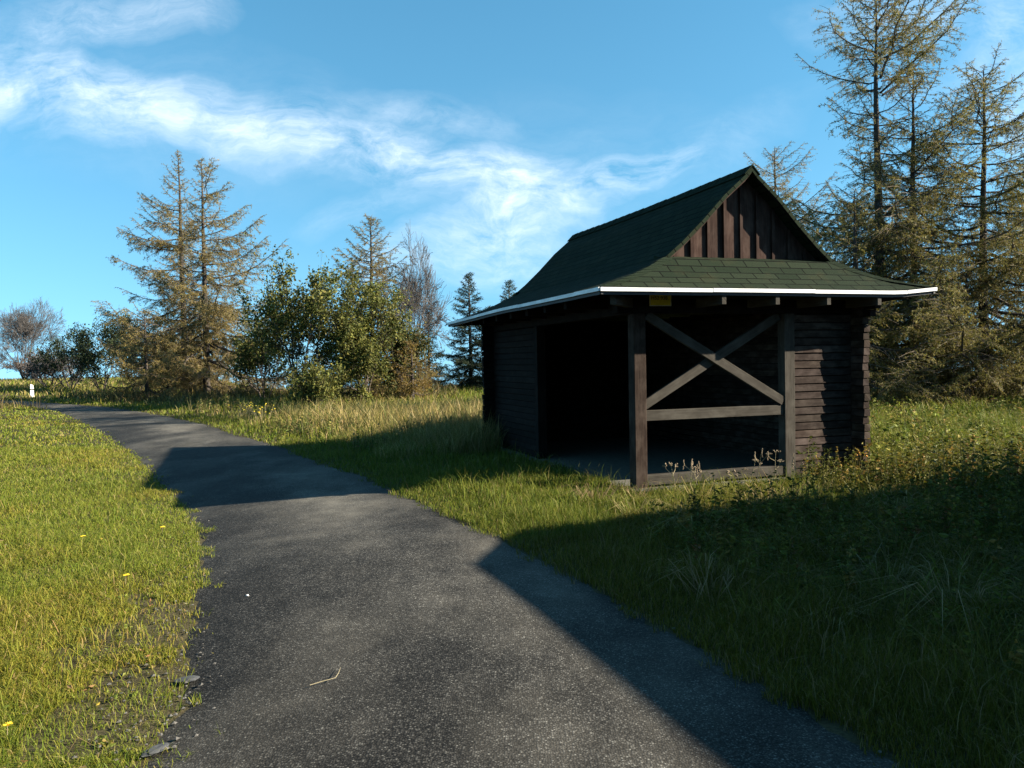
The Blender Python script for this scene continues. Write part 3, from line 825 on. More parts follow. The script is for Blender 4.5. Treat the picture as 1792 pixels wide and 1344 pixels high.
# dead leaves lying on the left lawn and the verge
n = 130
x = rng.uniform(-5.5, -1.4, n); y = rng.uniform(3, 8, n); k = ~in_poly(x, y, ROADP); x, y = x[k], y[k]; n = len(x)
a = rng.uniform(0, 6.28, n)
B = Big(); B.add(leaves(np.stack([x, y, tz(x, y)+rng.uniform(.03, .09, n)], 1), np.stack([np.cos(a), np.sin(a), rng.uniform(-.3, .3, n)], 1), rng.uniform(.022, .048, n), rng.uniform(.014, .026, n),
      jitter_cols(n, [(.26, .19, .03), (.21, .155, .07), (.26, .21, .12), (.17, .085, .03)], [2, 3, 1.5, 1.5]), .3))
o = B.build('fallen_leaves', LEAF); tag(o, kind='stuff')
# loose grit along the road's left edge
STONE = plain('grey_stone', (.085, .08, .072), .85, 0, 18, .35, .25)
def pebble_arrays(x, y, z, r):
    base = np.array([(1,0,0),(0,1,0),(-1,0,0),(0,-1,0),(0,0,.6),(0,0,-.6)], float)
    Ff = np.array([(0,1,4),(1,2,4),(2,3,4),(3,0,4),(1,0,5),(2,1,5),(3,2,5),(0,3,5)])
    n = len(x); V = base[None]*r[:, None, None]*rng.uniform(.6, 1.3, (n, 6, 1))
    a = rng.uniform(0, 6.28, n); c, s = np.cos(a)[:, None], np.sin(a)[:, None]
    V2 = np.stack([V[:, :, 0]*c-V[:, :, 1]*s+x[:, None], V[:, :, 0]*s+V[:, :, 1]*c+y[:, None], V[:, :, 2]+z[:, None]], 2)
    F = (Ff[None]+np.arange(n)[:, None, None]*6).reshape(-1, 3); return V2.reshape(-1, 3), F
t = rng.uniform(0, 1, 1100); ii = rng.integers(0, len(RLs)-1, 1100)
P = RLs[ii]*(1-t[:, None])+RLs[np.minimum(ii+1, len(RLs)-1)]*t[:, None]; P = P+rng.normal(0, .16, P.shape)+np.array([-.08, 0])
P2 = RRs[ii]*(1-t[:, None])+RRs[np.minimum(ii+1, len(RRs)-1)]*t[:, None]; P2 = P2+rng.normal(0, .10, P2.shape)
P = np.vstack([P, P2[:30]]); P = P[(P[:, 1] > 2.8) & (P[:, 1] < 16)]
r = np.minimum(rng.gamma(2, .0035, len(P))+.003, .015)
Vp, Fp = pebble_arrays(P[:, 0], P[:, 1], tz(P[:, 0], P[:, 1])+.006+r*.3, r)
o = mesh_obj('road_edge_gravel', Vp, Fp, STONE); tag(o, kind='stuff')

# ------------------------------------------------------------------ trees
BARK = plain('grey_brown_bark', (.085, .068, .055), .9, 0, 12, .45, .15)
BARK_DARK = plain('dark_bark', (.050, .042, .036), .9, 0, 12, .45, .15)
LTWIG = plain('tan_larch_twigs', (.145, .115, .082), .9, 0, 9, .35, .15)
TWIG = plain('reddish_grey_twigs', (.088, .080, .075), .9, 0, 9, .3, .15)
NEEDLE = mat_leaf('needles', .4, .6, .2)
def tube(ac, pts, rad, sides):
    pts = np.asarray(pts, float); n = len(pts)
    t = np.gradient(pts, axis=0); t /= np.linalg.norm(t, axis=1, keepdims=True)+1e-9
    ref = np.array((.31, .17, .93)) if abs(t[0][2]) < .8 else np.array((.9, .3, .1))
    u = np.cross(t, ref); u /= np.linalg.norm(u, axis=1, keepdims=True)+1e-9; w = np.cross(t, u)
    a = np.arange(sides)*2*np.pi/sides
    V = pts[:, None]+(u[:, None]*np.cos(a)[None, :, None]+w[:, None]*np.sin(a)[None, :, None])*np.asarray(rad)[:, None, None]
    i = np.arange(n-1)[:, None]*sides; j = np.arange(sides)[None]; j2 = (j+1) % sides
    F = np.stack([i+j, i+j2, i+sides+j2, i+sides+j], -1).reshape(-1, 4)
    ac.add(V.reshape(-1, 3), F, uv=np.zeros((F.size, 2)))
def needles(p0, p1, per, size, col_fn, spread=.9, hang=0.0, wid=.30):
    """little needle tufts along shoots p0->p1"""
    p0 = np.asarray(p0); p1 = np.asarray(p1); n = len(p0)
    L = np.linalg.norm(p1-p0, axis=1); cnt = np.maximum(1, (L*per).astype(int))
    k = np.repeat(np.arange(n), cnt); m = len(k); t = rng.uniform(0, 1.03, m)[:, None]
    p = p0[k]*(1-t)+p1[k]*t+rng.normal(0, size*.25, (m, 3))
    d = (p1-p0)[k]; d /= np.linalg.norm(d, axis=1, keepdims=True)+1e-9
    d = d*.6+rng.normal(0, spread, (m, 3)); d[:, 2] -= hang
    d /= np.linalg.norm(d, axis=1, keepdims=True)
    s = np.cross(d, rng.normal(size=(m, 3))); s /= np.linalg.norm(s, axis=1, keepdims=True)
    LL = size*rng.uniform(.6, 1.4, m)[:, None]; w = LL*wid
    V = np.empty((m, 3, 3)); V[:, 0] = p-s*w*.5; V[:, 1] = p+s*w*.5; V[:, 2] = p+d*LL
    return V.reshape(-1, 3), np.arange(m*3).reshape(-1, 3), np.repeat(col_fn(m, p), 3, 0)

def conifer(name, label, x, y, H, R, seed, cat, group, kind='larch', dens=1.0, base=.06, lean=(0, 0), prof=None, per=17, nsize=.085, pal=None, wts=None, dead=0.0, azw=None, top_w=.12, drop_low=0.12):
    global rng
    keep = rng; rng = np.random.default_rng(seed); rd = random.Random(seed)
    z0 = float(tz(x, y))-.05
    root = empty(name, (x, y, z0), 0, label, cat, group)
    tr = Acc(); nb = Acc(); tw = Acc(); sh0 = []; sh1 = []
    K = 14; zs = np.linspace(0, H, K); r0 = .011*H+.05
    wx = np.cumsum(rng.normal(0, .012*H/10, K)); wy = np.cumsum(rng.normal(0, .012*H/10, K))
    tp = np.stack([lean[0]*zs+wx-wx[0], lean[1]*zs+wy-wy[0], zs], 1)
    tube(tr, tp, r0*(1-zs/H)**.85+.012, 7)
    tr.build('trunk', BARK_DARK if kind == 'larch' else BARK, root, smooth=True)
    def trunk_at(z): return np.array([np.interp(z, zs, tp[:, 0]), np.interp(z, zs, tp[:, 1]), z])
    n = int(dens*H*9.5); ga = rd.random()*6
    if prof is None: prof = lambda r: (1-r)**.75*(1-.25*ss(.25, 0, r))+top_w*(1-r)**.3*.5
    for i in range(n):
        r = (i+.5)/n; r = base+(1-base)*r; z = H*min(.992, r)
        ga += 2.4+rd.uniform(-.5, .5)
        if rd.random() < (drop_low*(1-r) if kind != 'larch' else .24): continue
        L = R*float(prof(r))*(rd.uniform(.45, 1.15) if kind != 'larch' or rd.random() > .12 else rd.uniform(1.1, 1.35)); fd = 1 if kind != 'larch' else rd.choice((.25, .55, .85, 1, 1))
        if azw: L *= azw(ga, r)
        if L < .12: L = .12
        dx, dy = math.cos(ga), math.sin(ga)
        if kind == 'larch':
            e0 = -.20+.80*r**1.6+rd.uniform(-.26, .26); sag = .16*(1-r); up = .34+.12*rd.random()
        else:
            e0 = -.32+.75*r**1.3+rd.uniform(-.1, .1); sag = .10*(1-r); up = .20
        b0 = trunk_at(z); s = np.linspace(0, 1, 7)
        wob_ = np.cumsum(rng.normal(0, .045 if kind == 'larch' else .02, 7))*L; hz_w = np.cumsum(rng.normal(0, .02, 7))*L
        hx = L*s*math.cos(e0); hz = L*(s*math.sin(e0)-sag*np.sin(np.pi*s)*.9+up*s**3*.55)+hz_w*s
        px = -dy*wob_; py = dx*wob_
        P = np.stack([b0[0]+dx*hx+px, b0[1]+dy*hx+py, b0[2]+hz], 1)
        br = (.008+.012*L)*(1-.35*r)
        tube(nb, P, br*(1-s)**.8+.004, 4)
        isdead = rd.random() < dead*(1-r)
        q = max(5, int(L*(11 if kind == 'larch' else 12)))
        for j in range(q):
            t = .12+.88*(j+rd.random()*.6)/q
            b = np.array([np.interp(t, s, P[:, c]) for c in range(3)])
            tang = P[min(6, int(t*6)+1)]-P[max(0, min(5, int(t*6)))]; tang = tang/(np.linalg.norm(tang)+1e-9)
            side = 1 if j % 2 else -1
            l2 = (.16+.36*L*(1-t*.75)**1.0)*rd.uniform(.5, 1.15); l2 = min(l2, 1.15)
            lat = np.array((-dy*side, dx*side, 0))
            dn = -.42 if kind == 'larch' else -.12
            d = tang*rd.uniform(.5, .9)+lat*rd.uniform(.45, .95)+np.array((0, 0, dn+rd.uniform(-.25, .3)))
            d /= np.linalg.norm(d)
            e = b+d*l2+np.array((0, 0, -.05*l2)); m_ = (b+e)/2+np.array((0, 0, .04*l2))
            tube(tw, [b, m_, e], [.007+.004*l2, .006, .004], 3)
            if (isdead and rd.random() < .8) or rd.random() > fd: continue
            sh0 += [b, m_]; sh1 += [m_, e]
            if l2 > .45:   # side shoots
                for kx in range(int(l2*8)):
                    tt = rd.uniform(.25, 1); bb = b*(1-tt)+e*tt
                    dd = d*.5+rng.normal(0, .55, 3); dd[2] -= .35 if kind == 'larch' else .1; dd /= np.linalg.norm(dd)
                    ee = bb+dd*rd.uniform(.12, .34); sh0.append(bb); sh1.append(ee)
        sh0.append(P[3]); sh1.append(P[5]); sh0.append(P[5]); sh1.append(P[6])
    sh0.append(trunk_at(H*.9)); sh1.append(trunk_at(H))
    br_o = nb.build('branches', BARK_DARK, root); tw.build('twigs', LTWIG if kind == 'larch' else BARK_DARK, br_o)
    tone = {}
    def colf(m, p):
        c = jitter_cols(m, pal, wts, .2)
        t = wob(p[:, 0]+x, p[:, 2]+y, 1.1, seed)[:, None]
        return c*(1+.22*t)
    V, F, C = needles(sh0, sh1, per*(2.7 if kind == 'larch' else 1.3), nsize*(.74 if kind == 'larch' else 1.05), colf, .8, .25 if kind == 'larch' else 0, .27)
    mesh_obj('crown', V, F, NEEDLE, root, C)
    rng = keep
    return root
LP_GOLD = [(.23, .175, .058), (.185, .152, .056), (.27, .20, .062), (.13, .118, .043), (.20, .16, .11)]
LP_OLIVE = [(.185, .155, .036), (.145, .134, .034), (.23, .185, .050), (.10, .10, .03), (.185, .15, .085)]
SP_DARK = [(.022, .038, .020), (.032, .050, .026), (.045, .058, .030), (.018, .028, .016)]
GL = 'larches standing beyond the road'
conifer('larch_tree', 'tall bare-topped golden larch, left one of the close pair left of the road', -18.6, 45.5, 14.0, 5.9, 21, 'larch tree', GL, pal=LP_GOLD, wts=[3, 3, 2, 2, 2], per=20, nsize=.115, dens=1.15, prof=lambda r: (1-r)**.85 if r > .2 else .7+r*.6, azw=lambda a, r: .72+.28*math.cos(a-3.1) if r > .3 else 1)
conifer('larch_tree', 'broad golden larch with long right-hand boughs, right one of the close pair', -16.2, 42.5, 12.7, 6.5, 34, 'larch tree', GL, pal=LP_GOLD, wts=[3, 3, 2, 2, 2], per=20, nsize=.115, dens=1.2, prof=lambda r: (1-r)**.8*1.05 if r > .22 else .45+r*1.6, azw=lambda a, r: .82+.3*math.cos(a))
conifer('larch_tree', 'low bushy golden larch at the left foot of the tall larch pair', -18.2, 39.9, 4.5, 2.9, 5, 'larch tree', GL, pal=LP_GOLD, wts=[3, 2, 4, .6, .3], per=20, nsize=.11, dens=1.3, prof=lambda r: (1-r)**.5)
conifer('larch_tree', 'slim pointed golden larch rising behind the leafy green tree', -6.45, 37.6, 8.6, 3.5, 8, 'larch tree', GL, pal=LP_GOLD, wts=[3, 3, 2, 2, 1], per=24, nsize=.11, dens=1.7)
conifer('larch_tree', 'small yellow larch in the dry grass right of the leafy tree', -4.3, 34.5, 2.6, 1.5, 9, 'larch tree', GL, pal=[(.22, .15, .03), (.18, .12, .03), (.13, .10, .03)], wts=[2, 2, 1], per=26, nsize=.10, dens=2.0, prof=lambda r: (1-r)**.5)
GS = 'dark spruces beside the shelter'
conifer('spruce_tree', 'dark pointed spruce just left of the shelter roof', -2.3, 44.5, 6.6, 2.3, 12, 'spruce tree', GS, kind='spruce', pal=SP_DARK, wts=[3, 3, 2, 1], per=30, nsize=.11, dens=2.0)
conifer('spruce_tree', 'shorter dark spruce between the bare tree and the larger spruce', -4.4, 42.5, 4.3, 1.5, 13, 'spruce tree', GS, kind='spruce', pal=SP_DARK, wts=[3, 3, 2, 1], per=30, nsize=.11, dens=2.1)
conifer('spruce_tree', 'spruce tip showing above the low back corner of the shelter roof', -.05, 44.0, 6.1, 1.9, 14, 'spruce tree', GS, kind='spruce', pal=SP_DARK, wts=[3, 3, 2, 1], per=28, nsize=.11, dens=1.8)
GR = 'larches right of the shelter'
conifer('larch_tree', 'tallest larch with a sparse dark upper trunk right of the shelter', 11.6, 25.2, 13.0, 3.8, 41, 'larch tree', GR, pal=LP_OLIVE, wts=[3, 3, 2, 2, 3], per=23, nsize=.09, dens=1.2, base=.05,
        prof=lambda r: .95*(1-.2*r) if r < .52 else (.42 if r < .66 else (1.0*ss(.64, .74, r)*(1-(r-.74)/.30)**.8 if r > .74 else .55)), drop_low=.05)
conifer('larch_tree', 'dense olive larch close to the right of the tallest larch', 12.9, 25.6, 10.6, 5.2, 42, 'larch tree', GR, pal=LP_OLIVE, wts=[3, 3, 2, 2, 1], per=20, nsize=.09, dens=1.5)
conifer('larch_tree', 'larch with long rising right boughs near the right edge', 15.0, 25.4, 10.6, 5.6, 43, 'larch tree', GR, pal=LP_OLIVE, wts=[3, 3, 2, 2, 1], per=20, nsize=.09, dens=1.4, prof=lambda r: (1-r)**.55)
conifer('larch_tree', 'brownish larch half cut off by the right edge', 17.6, 27.0, 8.8, 5.0, 44, 'larch tree', GR, pal=LP_OLIVE, wts=[2, 3, 2, 2, 2], per=19, nsize=.09, dens=1.3, prof=lambda r: (1-r)**.6)
conifer('larch_tree', 'young larch hugging the right wall of the shelter', 10.3, 24.0, 6.6, 3.0, 45, 'larch tree', GR, pal=LP_OLIVE, wts=[3, 3, 3, 1, .5], per=18, nsize=.085, dens=1.3, prof=lambda r: (1-r)**.6)
conifer('larch_tree', 'low olive larch thicket between the two right trunks', 13.6, 23.9, 4.4, 2.0, 46, 'larch tree', GR, pal=LP_OLIVE, wts=[3, 3, 3, 1, .5], per=17, nsize=.085, dens=1.5, prof=lambda r: (1-r)**.5)
conifer('larch_tree', 'dark low larch thicket under the right edge boughs', 16.4, 24.6, 4.0, 2.0, 47, 'larch tree', GR, pal=LP_OLIVE, wts=[2, 3, 1, 3, 1], per=17, nsize=.085, dens=1.4, prof=lambda r: (1-r)**.5)
conifer('larch_tree', 'distant pale larch top peeping above the shelter gable', 13.2, 40.0, 12.1, 4.4, 48, 'larch tree', GR, pal=LP_GOLD, wts=[3, 3, 2, 2, 3], per=14, nsize=.11, dens=.9, prof=lambda r: (1-r)**.5)
conifer('larch_tree', 'distant larch seen through the gap right of the shelter gable', 15.6, 36.0, 8.6, 3.8, 49, 'larch tree', GR, pal=LP_OLIVE, wts=[3, 3, 2, 2, 1], per=18, nsize=.10, dens=1.1)

def broadleaf(name, label, x, y, H, W, seed, cat, group, pal, wts, nstem=4, depth=4, leaf=.10, nleaf=9000, vase=.5, bare=False, twigcol=None, bark=None, jit=.38, part='crown'):
    global rng
    keep = rng; rng = np.random.default_rng(seed); rd = random.Random(seed)
    z0 = float(tz(x, y))-.05
    root = empty(name, (x, y, z0), 0, label, cat, group)
    tr = Acc(); lim = Acc(); tips = []
    def grow(p, d, L, rad, lev, maxlev):
        d = d/np.linalg.norm(d)
        q = p+d*L*.5+rng.normal(0, .05*L, 3); e = p+d*L+rng.normal(0, .07*L, 3)
        r1 = max(rad*.70, .012 if bare else .004)
        tube(tr if lev == 0 else lim, [p, q, e], [rad, (rad+r1)/2, r1], 6 if lev == 0 else (4 if lev < 3 else 3))
        if lev >= maxlev-2: tips.append((q, e))
        if lev >= maxlev: return
        nk = 3 if (lev < 3 or bare) else 2
        if bare and lev >= 2: nk = rd.choice((3, 4))
        for k in range(nk):
            b = e if k == 0 else (q*(1-.6*rd.random())+e*.6*1 if False else q+(e-q)*rd.uniform(-.2, .95))
            dd = d*1.0+rng.normal(0, jit*(1.0 if k else .5), 3); dd[2] += .12-(.04 if bare else 0)
            grow(b, dd, L*rd.uniform(.62, .86), r1*(.85 if k == 0 else .62), lev+1, maxlev)
    for sI in range(nstem):
        a = sI*2*np.pi/nstem+rd.uniform(-.5, .5); sp = vase*rd.uniform(.5, 1.1)
        grow(np.array((.12*math.cos(a), .12*math.sin(a), 0)), np.array((math.cos(a)*sp, math.sin(a)*sp, 1.0)), H*.30*rd.uniform(.75, 1.1), .008*H+.018, 0, depth)
    # bring the grown shape to the wanted height and width
    allv = np.concatenate(lim.V); zmax = np.percentile(allv[:, 2], 99.8); wmax = np.percentile(np.hypot(allv[:, 0], allv[:, 1]), 98)
    sc = np.array((W/2/wmax, W/2/wmax, H/zmax))
    for ac in (tr, lim): ac.V = [v*sc for v in ac.V]
    tr.build('trunk', bark or BARK, root, smooth=True); lim.build('twigs' if bare else 'branches', twigcol or BARK_DARK, root)
    if nleaf:
        T0 = np.array([t[0] for t in tips])*sc; T1 = np.array([t[1] for t in tips])*sc
        wt = rng.gamma(.8, 1, len(T0)); k = rng.choice(len(T0), nleaf, p=wt/wt.sum()); t = rng.uniform(0, 1.1, nleaf)[:, None]
        p = T0[k]*(1-t)+T1[k]*t+rng.normal(0, .13, (nleaf, 3))
        low = rng.random(nleaf) < .0
        d = rng.normal(0, 1, (nleaf, 3)); d[:, 2] -= .35
        c = jitter_cols(nleaf, pal, wts, .22)*(1+.25*wob(p[:, 0]*1.0, p[:, 2], 1.3, seed))[:, None]
        LL = leaf*rng.uniform(.6, 1.3, nleaf)
        V, F, C = leaves(p, d, LL, LL*.55, c)
        mesh_obj(part, V, F, LEAF, root, C)
    rng = keep
    return root
LG = [(.098, .107, .026), (.145, .145, .034), (.060, .070, .020), (.175, .155, .04)]
DKG = [(.030, .045, .022), (.045, .062, .028), (.060, .070, .028), (.022, .032, .018)]
GB = 'leafy trees beyond the road'
broadleaf('leafy_tree', 'tall loose green leafy tree with airy top, left of the slim larch', -8.5, 33.0, 6.5, 5.2, 61, 'leafy tree', GB, LG, [3, 2, 3, .6], 5, 5, .14, 13000, .6, jit=.55)
broadleaf('leafy_tree', 'bushy green leafy tree in front of the slim larch', -6.2, 33.6, 5.3, 3.8, 62, 'leafy tree', GB, LG, [3, 3, 3, 1], 5, 5, .14, 14000, .7, jit=.6)
broadleaf('leafy_tree', 'low bright green bush at the road side of the leafy trees', -7.8, 31.2, 2.0, 2.4, 63, 'bush', GB, LG, [3, 4, 2, .8], 7, 4, .13, 4500, .9, jit=.6)
broadleaf('leafy_tree', 'thin grey green leafy tree between the larch pair and the leafy tree', -11.3, 36.5, 4.4, 3.6, 64, 'leafy tree', GB, LG, [2, 1, 4, .6], 5, 5, .13, 7000, .7, jit=.55)
broadleaf('leafy_tree', 'darker leafy tree filling the gap below the bare beech', -4.9, 36.0, 3.5, 3.0, 65, 'leafy tree', GB, [(.05, .065, .02), (.09, .085, .025), (.12, .095, .03)], [3, 2, 1], 5, 5, .13, 9000, .6, jit=.55)
GD = 'dark shrubs left of the larch pair'
broadleaf('dark_shrub', 'dark green shrub left of the golden larch, tallest of the dark shrubs', -24.3, 51.8, 5.5, 4.6, 71, 'shrub', GD, DKG, [3, 3, 1.5, 2], 5, 5, .15, 6500, .6, jit=.45)
broadleaf('dark_shrub', 'rounded dark shrub in the middle of the dark shrubs', -27.2, 53.0, 5.2, 4.6, 72, 'shrub', GD, DKG, [3, 3, 1, 2], 5, 5, .15, 6000, .7, jit=.45)
broadleaf('dark_shrub', 'low dark shrub at the left end of the dark shrubs', -30.6, 55.5, 4.2, 4.6, 73, 'shrub', GD, DKG, [3, 3, 1, 2], 5, 4, .15, 4200, .8, jit=.5)
broadleaf('dark_shrub', 'dark shrub right under the boughs of the larch pair', -19.9, 47.5, 3.4, 3.8, 74, 'shrub', GD, DKG, [3, 3, 1, 2], 5, 5, .14, 4500, .7, jit=.45)
GBR = 'bare autumn trees'
broadleaf('bare_tree', 'bare fan shaped tree far off at the left edge', -56.0, 92.0, 9.2, 9.6, 81, 'bare tree', GBR, None, None, 6, 6, nleaf=0, vase=.55, bare=True, twigcol=TWIG, jit=.46)
broadleaf('bare_tree', 'bare beech with grey violet twigs between slim larch and spruce', -4.4, 38.5, 7.8, 4.0, 82, 'bare tree', GBR, None, None, 3, 6, nleaf=0, vase=.34, bare=True, twigcol=TWIG, jit=.52)
broadleaf('bare_shrub', 'low reddish bare thicket under the far bare tree', -53.0, 90.0, 3.4, 9.0, 83, 'shrub', GBR, [(.13, .085, .06), (.11, .08, .055)], [1, 1], 9, 5, .16, 900, .8, bare=True, twigcol=plain('red_brown_twigs', (.10, .083, .073), .9, 0, 9, .3, .15), jit=.42)
broadleaf('bare_shrub', 'pale bare thicket left of the dark shrubs', -33.5, 58.0, 2.8, 4.5, 84, 'shrub', GBR, None, None, 7, 5, nleaf=0, vase=.8, bare=True, twigcol=TWIG, jit=.42)

# thin brush at the feet of the trees
def brush(x, y, hs, per, pal, wts, name):
    n = len(x)
    k = np.repeat(np.arange(n), per); m = len(k)
    xx = x[k]+rng.normal(0, .35, m); yy = y[k]+rng.normal(0, .35, m)
    h = hs[k]*rng.uniform(.4, 1.1, m)
    B = Big(); B.add(blades(xx, yy, tz(xx, yy), h, np.full(m, .022)+.0004*yy, rng.uniform(.1, .8, m), jitter_cols(m, pal, wts)))
    o = B.build(name, LEAF); tag(o, kind='stuff')
n = 260
x = np.r_[rng.uniform(9, 21, n), rng.uniform(-25, -3, n)]; y = np.r_[rng.uniform(23.2, 27, n), rng.uniform(35, 46, n)]
k = ~in_poly(x, y, ROADP) & (dist_poly(x, y, RR) > 2.0); x, y = x[k], y[k]
brush(x, y, rng.uniform(.3, 1.0, len(x)), 26, [(.09, .07, .03), (.13, .10, .035), (.06, .06, .02), (.16, .12, .06), (.05, .05, .02)], [3, 2, 2, 1, 2], 'dry_undergrowth')

# unseen spruces added behind the camera to cut skylight on the shelter front
for i, (x, y, h) in enumerate([(-24, -15, 13), (-16, -19, 15), (-9.5, -16, 14), (-3.5, -20, 16), (2.5, -17, 14), (9, -21, 16), (15, -18, 14), (22, -24, 15)]):
    conifer('spruce_tree', 'unseen dark spruce added behind the viewpoint to block skylight', x, y, h, 4.2, 200+i, 'spruce tree', 'added skylight-blocking spruces behind the viewpoint', kind='spruce', pal=SP_DARK, wts=[3, 3, 2, 1], per=9, nsize=.30, dens=.8, prof=lambda r: (1-r)**.8)
# ------------------------------------------------------------------ single small things
def blob_rock(name, label, x, y, r, seed, mat, flat=.6, cat='stone', group=None, up=0):
    rd = np.random.default_rng(seed); bm_v = []; 
    import bmesh
    bm = bmesh.new(); bmesh.ops.create_icosphere(bm, subdivisions=3, radius=1)
    for v in bm.verts:
        p = np.array(v.co); d = 1+.22*float(wob(p[0]*1.6+seed, p[1]*1.6+p[2]*2.1, 1.0, seed))+.08*float(wob(p[0]*4+seed, p[1]*4+p[2]*5, 1, seed+3))
        v.co = Vector((p[0]*r[0]*d, p[1]*r[1]*d, max(p[2], -.5)*r[2]*d))
    me = bpy.data.meshes.new(name); bm.to_mesh(me); bm.free(); me.materials.append(mat)
    o = bpy.data.objects.new(name, me); COL.objects.link(o); o.location = (x, y, float(tz(x, y))+up)
    o.rotation_euler = (0, 0, seed*.7)
    return tag(o, label, cat, group)
ROCK = plain('pale_lichen_stone', (.20, .19, .165), .9, 0, 6, .35, .2)
SLATE = plain('blue_grey_slate', (.05, .052, .054), .8, 0, 9, .3, .3)
blob_rock('boulder', 'pale boulder in the grass at the foot of the larch pair', -13.5, 39.8, (.30, .28, .26), 3, ROCK, cat='boulder')
blob_rock('stone', 'flat grey slate piece on the gravelly left road edge, farther from the camera', -1.80, 4.32, (.055, .035, .010), 5, SLATE, group='slate pieces at the road edge', up=.015)
blob_rock('stone', 'flat pale slate piece at the left road edge, nearest the camera', -1.62, 3.52, (.065, .03, .010), 6, SLATE, group='slate pieces at the road edge', up=.015)
blob_rock('stone', 'small white pebble lying on the left side of the tarmac', -1.98, 5.85, (.013, .011, .008), 8, plain('white_pebble', (.62, .6, .56), .8), cat='pebble', up=.02)
# white marker post with a reflector band, far left beside the road
mp_ = empty('marker_post', (-29.6, 49.3, float(tz(-29.6, 49.3))), .7, 'white roadside marker post with dark band far along the road', 'marker post')
WHT = plain('white_plastic', (.75, .73, .68), .5)
a = Acc()
a.add([(-.10,-.07,0),(.10,-.07,0),(.10,.07,0),(-.10,.07,0),(-.09,-.06,.42),(.09,-.06,.42),(.09,.06,.42),(-.09,.06,.42)], [(0,3,2,1),(4,5,6,7),(0,1,5,4),(1,2,6,5),(2,3,7,6),(3,0,4,7)]); a.build('shaft', WHT, mp_)
a = Acc(); a.box((-.075, -.05, .421), (.075, .05, .50)); a.build('band', BLK, mp_)
a = Acc(); a.add([(-.09,-.06,.501),(.09,-.06,.501),(.09,.06,.501),(-.09,.06,.501),(-.07,-.045,.80),(.07,-.045,.74),(.07,.045,.74),(-.07,.045,.80)], [(0,3,2,1),(4,5,6,7),(0,1,5,4),(1,2,6,5),(2,3,7,6),(3,0,4,7)]); a.build('cap', WHT, mp_)
# bent dry stalk on the tarmac
STRAW = plain('dry_straw', (.26, .22, .13), .8)
a = Acc(); zt = float(tz(-1.0, 4.2))+.045
tube(a, [(-1.085, 4.13, zt), (-1.03, 4.16, zt+.006), (-.965, 4.19, zt+.012)], [.002, .002, .002], 5)
tube(a, [(-.965, 4.19, zt+.012), (-.966, 4.27, zt+.006), (-.975, 4.36, zt+.001)], [.002, .0016, .001], 5)
o = a.build('grass_stalk', STRAW); tag(o, 'bent dry straw stalk lying on the tarmac near the camera', 'stalk')
# pale fallen trunk leaning among the larches on the right
a = Acc(); q0 = np.array((16.3, 23.6, 1.55)); q1 = np.array((18.6, 23.2, .35)); s = np.linspace(0, 1, 6)[:, None]
tube(a, q0*(1-s)+q1*s+np.sin(s*3)*np.array((0, 0, .05)), [.03, .045, .05, .055, .06, .065], 6)
o = a.build('fallen_trunk', plain('pale_dead_wood', (.34, .30, .25), .85, 0, 10, .3)); tag(o, 'pale dead trunk leaning down among the right larches', 'dead trunk')
# dead seed head plants in front of the shelter
SEED = plain('dry_brown_seedheads', (.16, .12, .075), .9)
DSTEM = plain('dry_stems', (.20, .165, .09), .85)
def hutpt(u, v): return HO[0]+u*U_[0]+v*V_[0], HO[1]+u*U_[1]+v*V_[1]
def seed_plant(u, v, h, kind, seed, label, name='dried_plant', cat='dried plant', flower=None):
    rd = random.Random(seed); x, y = hutpt(u, v)
    root = empty(name, (x, y, float(tz(x, y))), 0, label, cat, 'dried seed head plants along the shelter front')
    st = Acc(); heads = []
    def head(c, r):
        hd = Acc(); heads.append(hd)
        if kind == 'umbel':
            for k in range(11):
                a = rd.uniform(0, 6.28); q = rd.uniform(.2, 1)*r
                e = (c[0]+q*math.cos(a), c[1]+q*math.sin(a), c[2]+.035-.02*q/r)
                tube(st, [c, e], [.0022, .0015], 3)
                ball(hd, e, .009)
        elif kind == 'spike':
            for k in range(9): ball(hd, (c[0]+rd.uniform(-.008, .008), c[1]+rd.uniform(-.008, .008), c[2]-k*.014), .010)
        else:
            for k in range(7): ball(hd, (c[0]+rd.uniform(-.02, .02), c[1]+rd.uniform(-.02, .02), c[2]+rd.uniform(-.02, .02)), rd.uniform(.010, .017))
    def ball(ac, c, r):
        V = np.array([(1,0,0),(0,1,0),(-1,0,0),(0,-1,0),(0,0,1),(0,0,-1)])*r+np.array(c)
        ac.add(V, [(0,1,4,4),(1,2,4,4),(2,3,4,4),(3,0,4,4),(1,0,5,5),(2,1,5,5),(3,2,5,5),(0,3,5,5)])
    lx, ly = rd.uniform(-.1, .1), rd.uniform(-.1, .1)
    top = np.array((lx, ly, h)); tube(st, [(0, 0, -.02), (lx*.4, ly*.4, h*.5), top], [.006, .005, .003], 4)
    head(top, .07)
    for k in range(rd.choice((2, 3))):
        t = rd.uniform(.45, .75); b = np.array((lx*t, ly*t, h*t)); a = rd.uniform(0, 6.28)
        e = b+np.array((math.cos(a)*.10, math.sin(a)*.10, h*rd.uniform(.15, .33))); tube(st, [b, b*.4+e*.6+np.array((math.cos(a)*.02, math.sin(a)*.02, -.01)), e], [.004, .003, .002], 3)
        head(e, .045)
    st.build('stem', DSTEM, root); 
    
    for hd in heads: hd.build('seed_head' if not flower else 'flower', flower or SEED, root)
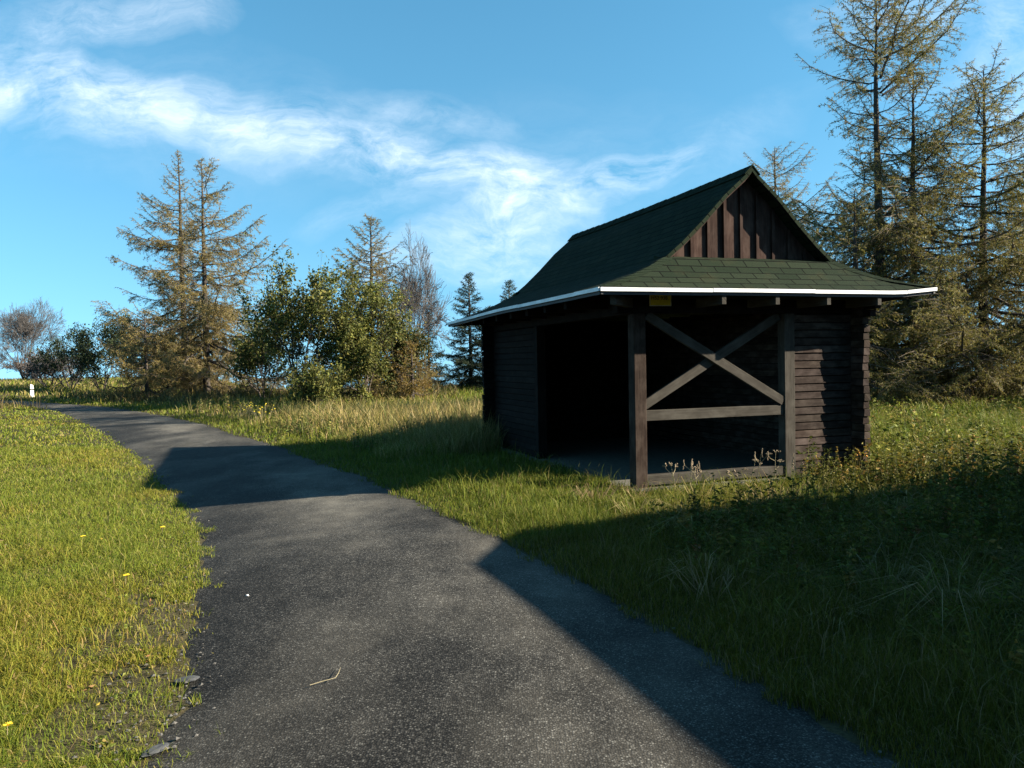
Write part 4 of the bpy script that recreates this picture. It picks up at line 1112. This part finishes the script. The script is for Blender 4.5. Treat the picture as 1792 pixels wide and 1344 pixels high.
for i, (u, v, h, k, l) in enumerate([
    (-1.46, .30, .40, 'ball', 'brown bobble headed dried plant, first right of the corner post'),
    (-1.30, .22, .47, 'spike', 'dried plant with tall pale spike near the corner post'),
    (-1.16, .25, .40, 'ball', 'dried plant with two bobble heads beside the pale spike'),
    (-.70, .28, .28, 'ball', 'short dried plant at the middle of the low rail'),
    (-.38, .20, .37, 'umbel', 'small dried umbel left of the large one before the low rail'),
    (-.24, .26, .54, 'spike', 'tall thin dried spike before the right half of the low rail'),
    (.03, .22, .46, 'umbel', 'large flat dried umbel before the right half of the low rail'),
    (.42, .24, .42, 'spike', 'thin dried stalk just left of the door post')]):
    seed_plant(u, v, h, k, 100+i, l)
ORANGE = plain('orange_petals', (.75, .32, .03), .6)
YELLOW = plain('yellow_petals', (.80, .58, .03), .6)
seed_plant(1.45, .25, .40, 'ball', 130, 'orange flowering plant in front of the shelter right corner', 'flowering_plant', 'flower', ORANGE)
def dandelion(x, y, label, mat=YELLOW, h=.09, r=.02):
    root = empty('yellow_flower', (x, y, float(tz(x, y))), 0, label, 'flower', 'yellow flowers in the left lawn')
    a = Acc(); tube(a, [(0, 0, 0), (.004, .003, h*.6), (.008, .0, h)], [.002, .0018, .0016], 4); a.build('stem', DSTEM, root)
    a = Acc()
    for k in range(14):
        b = k*6.283/14; c, s = math.cos(b), math.sin(b); c2, s2 = math.cos(b+.3), math.sin(b+.3)
        a.add([(.008, 0, h), (.008+r*c, r*s, h+.006), (.008+r*.9*c2, r*.9*s2, h+.010), (.008, 0, h+.008)], [(0, 1, 2, 3)])
    a.build('flower_head', mat, root)
for x, y, l in ((-3.75, 8.45, 'yellow flower in the lawn by the road bend, farther one'), (-3.05, 6.2, 'yellow flower in the lawn beside the road edge, halfway'), (-4.3, 7.9, 'yellow flower set back in the lawn left of the road bend'),
                (-2.35, 3.62, 'yellow flower nearest the camera in the lawn, right one of two'), (-2.46, 3.60, 'yellow flower nearest the camera in the lawn, left one of two')):
    dandelion(x, y, l, r=.028 if y > 5 else .022)
# clump of yellow ragwort on the far verge
x0, y0 = -9.3, 27.2
for i in range(3):
    x, y = x0+i*.7, y0-i*.9
    root = empty('yellow_wildflower', (x, y, float(tz(x, y))), 0, ('left', 'middle', 'right')[i]+' clump of yellow wildflowers on the far verge beyond the road', 'wildflower', 'yellow wildflower clumps on the verge')
    st = Acc(); hd = Acc()
    for k in range(16):
        e = np.array((random.gauss(0, .25), random.gauss(0, .2), random.uniform(.3, .62))); tube(st, [(e[0]*.3, e[1]*.3, 0), e], [.006, .005], 3)
        V = np.array([(1,0,0),(0,1,0),(-1,0,0),(0,-1,0),(0,0,.6),(0,0,-.4)])*random.uniform(.02, .04)+e
        hd.add(V, [(0,1,4,4),(1,2,4,4),(2,3,4,4),(3,0,4,4),(1,0,5,5),(2,1,5,5),(3,2,5,5),(0,3,5,5)])
    st.build('stem', DSTEM, root); hd.build('flower_head', YELLOW, root)
